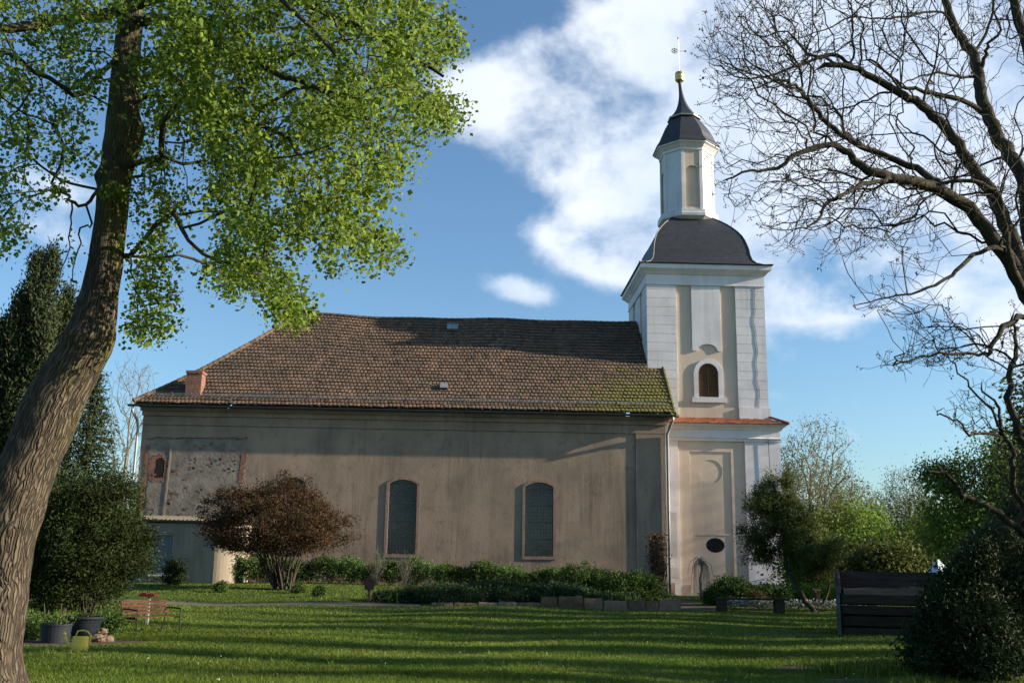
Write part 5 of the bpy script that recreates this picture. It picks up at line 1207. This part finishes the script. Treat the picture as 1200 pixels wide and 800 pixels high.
# big dark false cypress on the right foreground
b = G(1128, 796); Yb = b.y; s = Yb/1200
def clumpy(name, base, blobs, label, leafm, seed, per, leafsz, spread, tipr=.004, **kw):
    Y = base[1]; s = Y/1200; T = np.concatenate([ell(pc(x, y, Y+dy), (rx*s, rx*s*.9, ry*s), n, seed*10+i, .15, .45, cut=gz(*base)+.03) for i, (x, y, dy, rx, ry, n) in enumerate(blobs)])
    b0 = np.array([base[0], Y, gz(*base)]); x, y, dy, rx, ry, n = blobs[-1]; e = pc(x, y, Y+dy)
    return tree(name, base, label, 'evergreen shrub', [([b0-[0, 0, .1], b0*.6+e*.4, e], .04, .015)], T, .05, M['barkdark'], seeds=seed, leafm=M[leafm], leafsz=leafsz, per=per, spread=spread, aspect=.4, step=.22, tipr=tipr, jit=.1, upw=.3, up=(0, 0, 1), **kw)
clumpy('false_cypress', (b.x, Yb), [(1128,762,0,52,30,130),(1092,752,.1,24,32,70),(1105,722,0,26,24,70),(1142,725,-.2,34,26,90),(1122,692,.1,26,20,70),(1160,770,-.3,34,26,80),(1132,672,0,12,16,26),(1147,665,0,15,24,50)], 'dark evergreen shrub with layered sprays and a pointed top in the right foreground', 'darkleaf', 61, 75, .075, .10)
clumpy('false_cypress', (pc(1200, 790, Yb+.8)[0], Yb+.9), [(1190,765,0,34,34,110),(1180,715,0,30,26,90),(1204,690,.1,30,24,70),(1178,680,.2,20,18,50)], 'dark evergreen shrub cut by the right edge of the foreground', 'darkleaf', 62, 70, .075, .10)
# tall dark bushes behind the foreground evergreen
c = pc(1165, 652, 27); shrub('dark_evergreen', (c[0], 27.), c, (38*27/1200, .9, 42*27/1200), 'dark evergreen with pale green tips rising behind the right foreground shrub', 'evergreen shrub', 'spruce', n=260, per=70, leafsz=.09, spread=.14, seed=63, aspect=.4, cut=.3, upw=.2)
c = pc(1195, 640, 30); shrub('dark_evergreen', (c[0], 30.), c, (40*30/1200, 1., 50*30/1200), 'dark evergreen at the right edge beneath the gnarled limbs', 'evergreen shrub', 'spruce', n=260, per=70, leafsz=.09, spread=.16, seed=64, aspect=.4, cut=.3, upw=.2)
# leaning cedar with two stems
Yc = 38.3; cb = P(955, 717, Yc); base = (cb.x, Yc)
tr_ = [([(cb.x, Yc, gz(*base)-.1), pc(938, 694, Yc), pc(922, 664, Yc), pc(918, 630, Yc-.1), pc(912, 590, Yc), pc(906, 565, Yc)], .105, .03), ([pc(925, 670, Yc), pc(942, 640, Yc+.2), pc(948, 610, Yc+.3)], .05, .02), ([(cb.x, Yc, gz(*base)), pc(968, 700, Yc+.2), pc(972, 672, Yc+.2), pc(962, 640, Yc+.3)], .06, .02)]
parts = [(905,572,22,20,48),(888,592,16,16,34),(885,632,18,22,44),(905,612,26,26,60),(925,600,16,24,34),(900,652,22,14,34),(938,640,28,24,66),(955,655,26,20,52),(925,625,18,26,44),(978,640,16,16,18),(962,668,24,18,40),(945,630,22,20,40),(900,590,14,14,24),(945,605,14,16,16),(922,565,10,14,10)]
T = np.concatenate([ell(pc(x, y, Yc+random.uniform(-.4, .4)), (rx/31, .6, ry/31), n_, 200+i, .2, .4) for i, (x, y, rx, ry, n_) in enumerate(parts)])
tree('leaning_cedar', base, 'leaning two stemmed cedar with tufted foliage in front of the tower corner', 'cedar', tr_, T, .1, M['barkdark'], seeds=17, leafm=M['cedarleaf'], leafsz=.085, per=95, spread=.115, aspect=.4, step=.3, tipr=.006, jit=.1)
# dried shrub by the downpipe
bb = G(770, 712); Yd = 47.5; b = pc(771, 700, Yd); z0 = gz(b[0], Yd); t = thing('dried_shrub', (b[0], Yd, z0), 'dried brown climber bundled in front of the zinc downpipe', 'dead shrub')
r = np.random.default_rng(77); mb = MB()
for k in range(26):
    a = r.uniform(0, 6.28); h_ = r.uniform(1.6, 3.1); mb.tube([(b[0]+.14*math.cos(a), Yd+.14*math.sin(a), z0), (b[0]+.3*math.cos(a)+r.normal()*.08, Yd+.25*math.sin(a), z0+h_*.5), (b[0]+.2*math.cos(a)+r.normal()*.15, Yd+.2*math.sin(a), z0+h_)], [.03, .022, .008], n=5)
mb.build('stems', M['brownleaf'], t); q = np.stack([b[0]+r.normal(size=1500)*.2, Yd+r.normal(size=1500)*.2, z0+1.0+1.9*r.random(1500)], 1); leafmesh('foliage', q, .12, M['brownleaf'], t, aspect=.5, up=(0, 0, -1), upw=.5); settle(t)
def twiggy(name, x, yb, Y, h, w_, lab, seed, weep=False, m_='twig', n=60):
    s = Y/1200; b = pc(x, yb, Y); z0 = gz(b[0], Y); t = thing(name, (b[0], Y, z0), lab, 'shrub'); r = np.random.default_rng(seed); mb = MB()
    if weep:
        mb.tube([(b[0], Y, z0-.05), (b[0]-.05, Y, z0+h*.5), (b[0]+.08, Y, z0+h*.85), (b[0], Y, z0+h)], [.05, .04, .035, .02], n=6)
        for k in range(n):
            a = r.uniform(0, 6.28); R_ = w_*r.uniform(.4, 1); dr = h*r.uniform(.25, .75); p0 = np.array([b[0], Y, z0+h*r.uniform(.8, 1)]); d = np.array([math.cos(a), math.sin(a), 0])
            mb.tube([p0, p0+d*R_*.4+[0, 0, h*.10], p0+d*R_*.8+[0, 0, 0], p0+d*R_-[0, 0, dr*.6], p0+d*R_*.98-[0, 0, dr]], [.014, .012, .010, .007, .005], n=4, cap=False)
    else:
        for k in range(n):
            a = r.uniform(0, 6.28); R_ = w_*r.random(); hh = h*r.uniform(.5, 1); p0 = np.array([b[0], Y, z0-.03]); e = np.array([b[0]+math.cos(a)*R_, Y+math.sin(a)*R_, z0+hh]); m1 = p0*.5+e*.5+np.append(-np.array([math.cos(a), math.sin(a)])*R_*.15, .0)
            mb.tube([p0, m1, e], [.014, .009, .005], n=4, cap=False)
            for j in range(3): f = e-(e-m1)*r.uniform(.2, .9); mb.tube([f, f+r.normal(size=3)*.12+[0, 0, .15]], [.006, .004], n=3, cap=False)
    mb.build('stems', M[m_], t); settle(t)
twiggy('weeping_shrub', 822, 700, 47, 1.75, .62, 'small leafless weeping shrub against the foot of the tower', 81, True, 'paletwig', 34)
twiggy('bare_shrub', 440, 690, 47.5, 1.9, .9, 'low bare grey shrub left of the first nave window behind the hedge', 82, m_='paletwig', n=34)
twiggy('bare_shrub', 474, 690, 47.5, 1.7, .8, 'low bare grey shrub under the first nave window right of the maple', 83, m_='paletwig', n=26)
def tuft(name, x, yb, Y, h, n, lab, seed, wid=.3, m_='freshleaf', depw=.2, bw=.012):
    b = pc(x, yb, Y); z0 = gz(b[0], Y); t = thing(name, (b[0], Y, z0), lab, 'plant'); r = np.random.default_rng(seed)
    X = b[0]+r.normal(size=n)*wid*.4; YY = Y+r.normal(size=n)*depw; hh = h*r.uniform(.5, 1, n); a = r.uniform(0, 6.28, n); l = hh*r.uniform(.1, .7, n); B = np.stack([X, YY, gza(X, YY)], 1)
    mid = B+np.stack([np.cos(a)*l*.35, np.sin(a)*l*.35, hh*.65], 1); tip = B+np.stack([np.cos(a)*l, np.sin(a)*l, hh*.95], 1); sd = np.stack([-np.sin(a), np.cos(a), a*0], 1)*bw
    V = np.stack([B-sd, B+sd, mid+sd*.8, mid-sd*.8, tip], 1).reshape(-1, 3); k = np.arange(n)*5
    Fq = np.concatenate([np.stack([k, k+1, k+2], 1), np.stack([k, k+2, k+3], 1), np.stack([k+3, k+2, k+4], 1)])
    npmesh('leaves', V, Fq, np.tile(r.random(n), 3), M[m_], t); settle(t)
tuft('iris_clump', 463, 713, 38.2, .62, 60, 'upright pale green leaf tuft left of the first juniper', 91, .35, bw=.02)
tuft('long_grass_clump', 1035, 783, 16.6, .26, 1500, 'patch of long uncut grass in front of the right evergreen', 92, 1.1, 'grassblade', .35, .006)
tuft('long_grass_clump', 985, 780, 16.9, .18, 500, 'smaller ragged grass clump beside the bare earth spot', 93, .7, 'grassblade', .25, .006)
# grey ground cover with pale flowers
r = np.random.default_rng(95); q = np.stack([r.uniform(pc(828, 0, 38.9)[0], pc(992, 0, 38.9)[0], 5200), r.normal(size=5200)*.45+39.1, r.random(5200)*.22+.12], 1); q[:, 2] += gza(q[:, 0], q[:, 1])
o = leafmesh('ground_cover', q, .075, M['greyleaf'], None, aspect=.6); o['kind'] = 'stuff'; tag(o, 'grey green ground cover behind the low bench', 'ground cover')
o = leafmesh('flowers', q[r.random(5200) < .10]+[0, -.05, .06], .06, M['petal'], None, aspect=1., fold=.1); o['kind'] = 'stuff'; tag(o, 'pale blue flowers in the grey ground cover', 'flowers')

# ------------------------------------------------------------------ stone edging of the bed
t = thing('stone_edging', (4, 37.3, gz(4, 37.3)), 'row of uneven sandstone blocks edging the juniper bed', 'edging'); r = random.Random(5)
x = P(505, 716, 36.9).x; 
while x < P(781, 716, 37.6).x:
    f = (x-P(505, 716, 36.9).x)/8.3; w_ = r.uniform(.45, .95); h_ = (.10+.10*f if f < .42 else .36)+r.uniform(-.05, .05); y0 = 37.0+.5*f+r.uniform(-.05, .05); z0 = gz(x, y0)
    me_ = bpy.data.meshes.new('block'); mb = MB(); nx_, nz_ = 5, 3; vs = []
    for k in range(nx_+1):
        for j in range(nz_+1):
            for d_ in (0, 1): vs.append((x+w_*k/nx_+r.uniform(-.012, .012)+(.02 if k == 0 else -.02 if k == nx_ else 0)*(j > 1), y0+d_*.24+r.uniform(-.015, .015)+(.02 if j == nz_ and not d_ else 0), z0-.08+(h_+.08)*j/nz_+r.uniform(-.014, .014)))
    I = lambda k, j, d_: (k*(nz_+1)+j)*2+d_; fs = []
    for k in range(nx_):
        for j in range(nz_): fs += [(I(k, j, 0), I(k+1, j, 0), I(k+1, j+1, 0), I(k, j+1, 0)), (I(k, j, 1), I(k, j+1, 1), I(k+1, j+1, 1), I(k+1, j, 1))]
        fs.append((I(k, nz_, 0), I(k+1, nz_, 0), I(k+1, nz_, 1), I(k, nz_, 1)))
    for j in range(nz_): fs += [(I(0, j, 0), I(0, j+1, 0), I(0, j+1, 1), I(0, j, 1)), (I(nx_, j, 0), I(nx_, j, 1), I(nx_, j+1, 1), I(nx_, j+1, 0))]
    mb.add(vs, fs, r.random()); mb.build('block', M['stone'], t, smooth=False); x += w_+r.uniform(.005, .04)
settle(t)
# low plank bench at the flower bed
t0 = G(880, 717); by = 37.4; z0 = gz(9.3, by); xa, xb = P(842, 716, by).x, P(922, 716, by).x
t = thing('low_bench', ((xa+xb)/2, by, z0), 'low dark plank bench on two block feet in front of the grey ground cover', 'bench')
mb = MB(); mb.box(xa-.1, xb+.05, by-.2, by+.2, z0+.42, z0+.49); mb.build('seat', M['darkwood'], t)
for x in (xa+.12, xb-.27): mb = MB(); mb.box(x-.17, x+.17, by-.16, by+.16, z0-.02, z0+.419); mb.build('leg', M['darkwood'], t)
settle(t)
# dark marker post on the far lawn
b = G(432, 706); t = thing('marker_post', b, 'short dark wooden post with a pointed board on the lawn before the hedge', 'post'); mb = MB(); x, y, z = b
mb.box(x-.05, x+.05, y-.04, y+.04, z-.05, z+.55); mb.build('post', M['wood'], t)
mb = MB(); mb.plate([(x-.16, z+.45), (x+.16, z+.45), (x+.19, z+.75), (x, z+.98), (x-.19, z+.75)], [], front(y-.075), .034); mb.build('board', M['darkwood'], t); settle(t)
# small lamp post by the cedar
b = G(957, 716); b = Vector((P(958, 700, 39.2).x, 39.2, gz(12.7, 39.2))); t = thing('garden_post', b, 'small dark garden post with pale cap beside the cedar stems', 'post'); mb = MB()
mb.box(b.x-.09, b.x+.09, b.y-.09, b.y+.09, b.z-.05, b.z+.72); mb.build('post', M['darkwood'], t); mb = MB(); mb.box(b.x-.12, b.x+.12, b.y-.12, b.y+.12, b.z+.721, b.z+.80); mb.build('cap', M['conc'], t); settle(t)
# ------------------------------------------------------------------ compost bin
b = G(995, 745); Y0 = b.y; xa = P(989, 745, Y0).x; xb = P(1100, 745, Y0).x; D_ = 1.7; z0 = gz(xa, Y0)
t = thing('compost_bin', ((xa+xb)/2, Y0+D_/2, z0), 'large dark plank compost bin with higher back wall at the lawn edge', 'compost bin')
Hf = P(1000, 694, Y0).z-z0; Hb = P(1000, 668, Y0+D_).z-z0
r = random.Random(3)
z = z0-.02; k = 0
while z < z0+Hf-.02:
    h_ = .235+r.uniform(-.02, .02); mb = MB(); mb.box(xa, xb, Y0+r.uniform(-.012, .012), Y0+.045, z+.012*(k > 0), min(z+h_, z0+Hf), tint=r.random()); mb.build('front_plank', M['darkwood'], t); z += h_+.028; k += 1
for (h0, h1) in ((Hb-.42, Hb-.02), (Hb-.85, Hb-.44), (.5, Hb-.88), (0, .48)):
    mb = MB(); mb.box(xa, xb, Y0+D_, Y0+D_+.05, z0+h0, z0+h1, tint=r.random()); mb.build('back_plank', M['darkwood'], t)
for x in (xa-.05, xb+.002):
    mb = MB(); n = 4
    for k in range(n): mb.plate([(Y0+.06, z0+k*Hf/n+.01), (Y0+D_-.02, z0+k*Hb/n+.01), (Y0+D_-.02, z0+(k+1)*Hb/n-.02), (Y0+.06, z0+(k+1)*Hf/n-.02)], [], lambda a, b_, d, x=x: (x+.045-d, a, b_), .045)
    mb.build('side_wall', M['darkwood'], t)
for (x, y, h_) in ((xa-.12, Y0-.04, Hf+.12), (xb+.06, Y0-.04, Hf+.12), (xa-.12, Y0+D_+.0, Hb+.02), (xb+.06, Y0+D_, Hb+.02)):
    mb = MB(); mb.box(x, x+.07, y, y+.07, z0-.05, z0+h_); mb.build('post', M['gutter'], t)
vs = []; n = 12; mb = MB()
for i in range(n+1):
    for j in range(5): xx = xa+.05+(xb-xa-.1)*i/n; yy = Y0+.06+(D_-.12)*j/4; vs.append((xx, yy, z0+Hf-.06+.12*noise.noise(Vector((xx*2, yy*2, 0)))+.16*math.sin(math.pi*j/4)))
mb.add(vs, [(i*5+j, (i+1)*5+j, (i+1)*5+j+1, i*5+j+1) for i in range(n) for j in range(4)]); mb.build('compost', M['brownleaf'], t, smooth=True)
settle(t)
rot = -math.atan2(xa, Y0)*.95; t.rotation_euler = (0, 0, rot)
off = Matrix.Rotation(rot, 4, 'Z') @ Vector((xa-t.location.x, Y0-t.location.y, 0)); t.location.x = xa-off.x; t.location.y = Y0-off.y
# ------------------------------------------------------------------ pointed canopy and house beyond
Yh = 41; a0 = P(1099, 655, Yh); b0_ = P(1087, 677, Yh); t = thing('garden_canopy', (a0.x, Yh, gz(a0.x, Yh)), 'small pale pointed canopy standing behind the compost bin', 'canopy'); hw = (a0.x-b0_.x)
mb = MB(); nlathe(mb, [(hw*1.02, b0_.z-.03), (hw, b0_.z), (.02, a0.z)], 4, a0.x, Yh, rot=.3); mb.build('canopy', mat('pale_blue_sheet', (.55, .62, .72), .5, .4), t)
mb = MB(); mb.tube([(a0.x, Yh, gz(a0.x, Yh)-.1), (a0.x, Yh, a0.z-.05)], .03, n=8); mb.build('pole', M['zinc'], t); settle(t)
Yh = 62; q0 = P(1112, 668, Yh); q1 = P(1160, 657, Yh); t = thing('distant_house', ((q0.x+q1.x)/2, Yh, gz(q0.x, Yh)), 'low far house with faded pink roof right of the pale canopy', 'house')
mb = MB(); mb.box(q0.x+.1, q1.x, Yh, Yh+4, -.2, q0.z); mb.build('wall', M['plaster_pale'], t)
mb = MB(); xa, xb = q0.x-.15, q1.x+.2; mb.add([(xa, Yh-.3, q0.z-.05), (xb, Yh-.3, q0.z-.05), (xb, Yh+2, q1.z+.2), (xa, Yh+2, q1.z+.2), (xb, Yh+4.3, q0.z-.05), (xa, Yh+4.3, q0.z-.05)], [(0, 1, 2, 3), (3, 2, 4, 5), (0, 3, 5), (1, 4, 2), (0, 5, 4, 1)]); mb.build('roof', mat('faded_pink_roof', (.24, .15, .12), .9, .2, c2=(.16, .11, .09), scale=2), t); settle(t)
# pale railing at the right
Yr = 30; xa, xb = P(1178, 690, Yr).x, P(1240, 690, Yr).x; t = thing('metal_railing', ((xa+xb)/2, Yr, gz(xa, Yr)), 'pale metal railing at the right edge behind the evergreen shrub', 'railing')
for yy in (668, 676, 684, 692): z = P(1190, yy, Yr).z; mb = MB(); mb.tube([(xa, Yr, z), (xb, Yr, z)], .022, n=6); mb.build('rail', M['zinc'], t)
for x in np.linspace(xa, xb, 3): mb = MB(); mb.box(x-.03, x+.03, Yr-.03, Yr+.03, gz(x, Yr)-.05, P(1190, 665, Yr).z); mb.build('post', M['zinc'], t)
settle(t)
# concrete kerb in the foreground
t = thing('garden_kerb', (8, 15.2, gz(8, 15.2)), 'mossy concrete edging strip in the bottom right corner of the lawn', 'edging'); x = G(957, 796).x; yk = G(1000, 799).y
while x < 12: mb = MB(); y0 = yk+random.uniform(-.012, .012); mb.box(x, x+.985, y0, y0+.07, gz(x, yk)-.1, gz(x, yk)+.045); mb.build('kerb_stone', M['conc'], t); x += 1.0
settle(t)

# ------------------------------------------------------------------ pots, can, stones, bench on the left
b = G(64, 753); s = b.y/1200; w_ = 36*s; h_ = 21*s; t = thing('planter_trough', b, 'dark straight sided tub under the yew left of the bowl shaped pot', 'planter')
mb = MB(); x, y, z = b; nlathe(mb, [(.37, 0), (.40, .02), (.455, h_-.04), (.48, h_-.035), (.48, h_), (.43, h_), (.42, h_-.06)], 28, 0, 0, cap=False); mb.v = [(x+v[0]*.62*w_/.62, y+v[1]*.62, z+v[2]) for v in mb.v]; mb.build('pot', M['pot'], t)
mb = MB(); mb.plate(ellipse(0, 0, .40*w_, .25, 24), [], lambda a, c_, d: (x+a, y+c_, z+h_-.06-d), .02); mb.build('soil', M['soil'], t)
for k in range(9): pass
mb = MB()
for k in range(8): a = random.uniform(-.22, .22); mb.tube([(x+a, y+random.uniform(-.1, .1), z+h_-.1), (x+a*1.2, y+random.uniform(-.1, .1), z+h_+random.uniform(.15, .4))], [.008, .005], n=4)
mb.build('stems', M['paletwig'], t)
q = np.stack([x+rng.normal(size=260)*.16, y+rng.normal(size=260)*.12, z+h_+rng.random(260)*.14], 1); leafmesh('foliage', q, .06, M['hedgeleaf'], t, aspect=.5); settle(t)
b = G(98, 748); t = thing('round_pot', b, 'wide dark grey bowl shaped pot below the yew stems', 'pot'); x, y, z = b; s = b.y/1200; r0 = 19*s; h_ = 24*s
mb = MB(); nlathe(mb, [(r0*.52, 0), (r0*.60, .01), (r0*.78, h_*.35), (r0*.90, h_*.7), (r0*.95, h_*.88), (r0*1.03, h_*.9), (r0*1.03, h_), (r0*.95, h_), (r0*.93, h_*.85)], 32, x, y, cap=False)
for v in range(len(mb.v)): mb.v[v] = (mb.v[v][0], mb.v[v][1], mb.v[v][2]+z)
mb.build('pot', M['pot'], t, smooth=True)
mb = MB(); mb.plate(ellipse(0, 0, r0*.94, r0*.94, 24), [], lambda a, c_, d: (x+a, y+c_, z+h_*.86-d), .02); mb.build('soil', M['soil'], t)
q = np.stack([x+rng.normal(size=200)*.12, y+rng.normal(size=200)*.12, z+h_*.9+rng.random(200)*.10], 1); leafmesh('foliage', q, .05, M['yew'], t, aspect=.5); settle(t)
# watering can
b = G(91, 764); t = thing('watering_can', b, 'yellow plastic watering can standing on the lawn before the pots', 'watering can'); x, y, z = b; s = b.y/1200*.98
mb = MB(); nlathe(mb, [(.098, 0), (.104, .012), (.108, .10), (.102, .215), (.098, .225), (.092, .225)], 20, 0, 0, cap=False); 
mb.v = [(x+.03+v[0]*1.28, y+v[1]*.8, z+v[2]*1.15) for v in mb.v]
mb.plate(ellipse(0, 0, .125, .08, 20), [], lambda a, c_, d: (x+.03+a, y+c_, z+.235-d), .01); mb.build('body', M['yellowplastic'], t, smooth=False)
mb = MB(); mb.tube([(x-.07, y, z+.05), (x-.16, y, z+.12), (x-.235, y, z+.27)], [.032, .024, .018], n=10); mb.tube([(x-.228, y, z+.262), (x-.262, y, z+.305)], [.02, .045], n=12); mb.build('spout', M['yellowplastic'], t, smooth=True)
mb = MB(); mb.tube([(x-.06, y, z+.25), (x-.03, y, z+.34), (x+.05, y, z+.355), (x+.13, y, z+.335), (x+.19, y, z+.27), (x+.185, y, z+.14), (x+.15, y, z+.09)], .013, n=8); mb.build('handle', M['yellowplastic'], t, smooth=True); settle(t)
# loose stones
r = random.Random(12); tb_ = G(113, 752)
labs = ['largest of the loose brown stones piled beside the round pot','flat pale stone at the right end of the little stone heap','rounded stone on top of the little heap by the pot','dark stone at the back of the little stone heap','broken orange brick piece in the little stone heap','small stone nearest the watering can']
for i, (dx, dy, dz, s_) in enumerate([(0,0,.06,.13),(.2,.02,.04,.11),(.07,.05,.19,.09),(-.02,.22,.09,.12),(.13,-.12,.04,.075),(-.17,-.08,.03,.065)]):
    mb = MB(); N_ = 10; M_ = 7
    for a in range(M_+1):
        for c_ in range(N_):
            ph = math.pi*a/M_; th = 2*math.pi*c_/N_; d = Vector((math.sin(ph)*math.cos(th), math.sin(ph)*math.sin(th), math.cos(ph))); k = s_*(1+.35*noise.noise(d*1.6+Vector((i*3, 0, 0)))); mb.v.append((tb_.x+dx+d.x*k*1.25, tb_.y+dy+d.y*k, tb_.z+dz+d.z*k*.75))
    for a in range(M_):
        for c_ in range(N_): mb.f.append((a*N_+c_, (a+1)*N_+c_, (a+1)*N_+(c_+1) % N_, a*N_+(c_+1) % N_)); mb.t.append(r.random()); mb.m.append(0)
    o = mb.build('stone', M['stone'] if i != 4 else M['brick'], None); tag(o, labs[i], 'stone', 'loose stones beside the pots')
# slatted bench, turned to the right
def bench():
    p0 = G(141, 744); p1 = G(183, 738.5); ax_ = (p1-p0); ax_.z = 0
    L_ = 1.75; ang = math.radians(38); t = thing('garden_bench', (0, 0, 0), 'weathered slatted garden bench with black metal frame on the lawn by the yew', 'bench')
    fr = lambda a, b, c_: (a, b, c_)                 # local: a along the seat, b depth (0 = back, .5 = front towards -y), c up
    for k in range(4): mb = MB(); mb.box(-L_/2, L_/2, -.10-.115*k-.095, -.10-.115*k, .425+.004*k, .455+.004*k); mb.build('seat_slat', M['benchwood'], t)
    for k in range(4): mb = MB(); z_ = .52+.095*k; mb.box(-L_/2, L_/2, -.035+.022*k, -.010+.022*k, z_, z_+.064, M4=Matrix.Identity(4)); mb.build('back_slat', M['benchwood'], t)
    for x in (-L_/2+.06, L_/2-.06):
        mb = MB(); mb.tube([(x, .10, .88), (x, .0, .46), (x, .02, .42), (x, .14, 0)], .018, n=6); mb.tube([(x, 0, .42), (x, -.56, .415)], .018, n=6); mb.tube([(x, -.54, .64), (x, -.54, .42), (x, -.58, 0)], .018, n=6)
        mb.tube([(x, .06, .66), (x, -.2, .665), (x, -.56, .65)], .022, n=6); mb.build('frame', M['iron'], t)
    return t, L_
bn_, L_ = bench(); bc = G(168, 741.5); bn_.scale = (.78, .78, .78); bn_.location = (bc.x-.05, bc.y+.15, bc.z); bn_.rotation_euler = (0, 0, math.radians(62))
# bird table with red roof on a white post
b = G(172, 731); t = thing('bird_table', b, 'small feeder with flat red roof on a white post behind the bench', 'bird feeder'); x, y, z = b; zt_ = P(172, 697, b.y).z
mb = MB(); mb.box(x-.03, x+.03, y-.03, y+.03, z-.05, zt_-.03); mb.build('post', M['whitepost'], t)
mb = MB(); mb.box(x-.21, x+.17, y-.17, y+.17, zt_-.0299, zt_+.035); mb.box(x-.18, x-.05, y-.12, y+.12, zt_+.0355, zt_+.06); mb.build('roof', M['red'], t); settle(t)
# grey field stone under the bench and plants at the pots
mound('low_plant', 128, 742, 22.6, 26, 24, 'small dark leafy plant between the stones and the bench', 'plant', 'hedgeleaf', 70, n=60, per=30, leafsz=.06, aspect=.5)
mound('low_plant', 38, 745, 21.0, 26, 26, 'bright green plant between the linden trunk and the planter', 'plant', 'hedgeleaf', 71, n=60, per=30, leafsz=.06, aspect=.5)
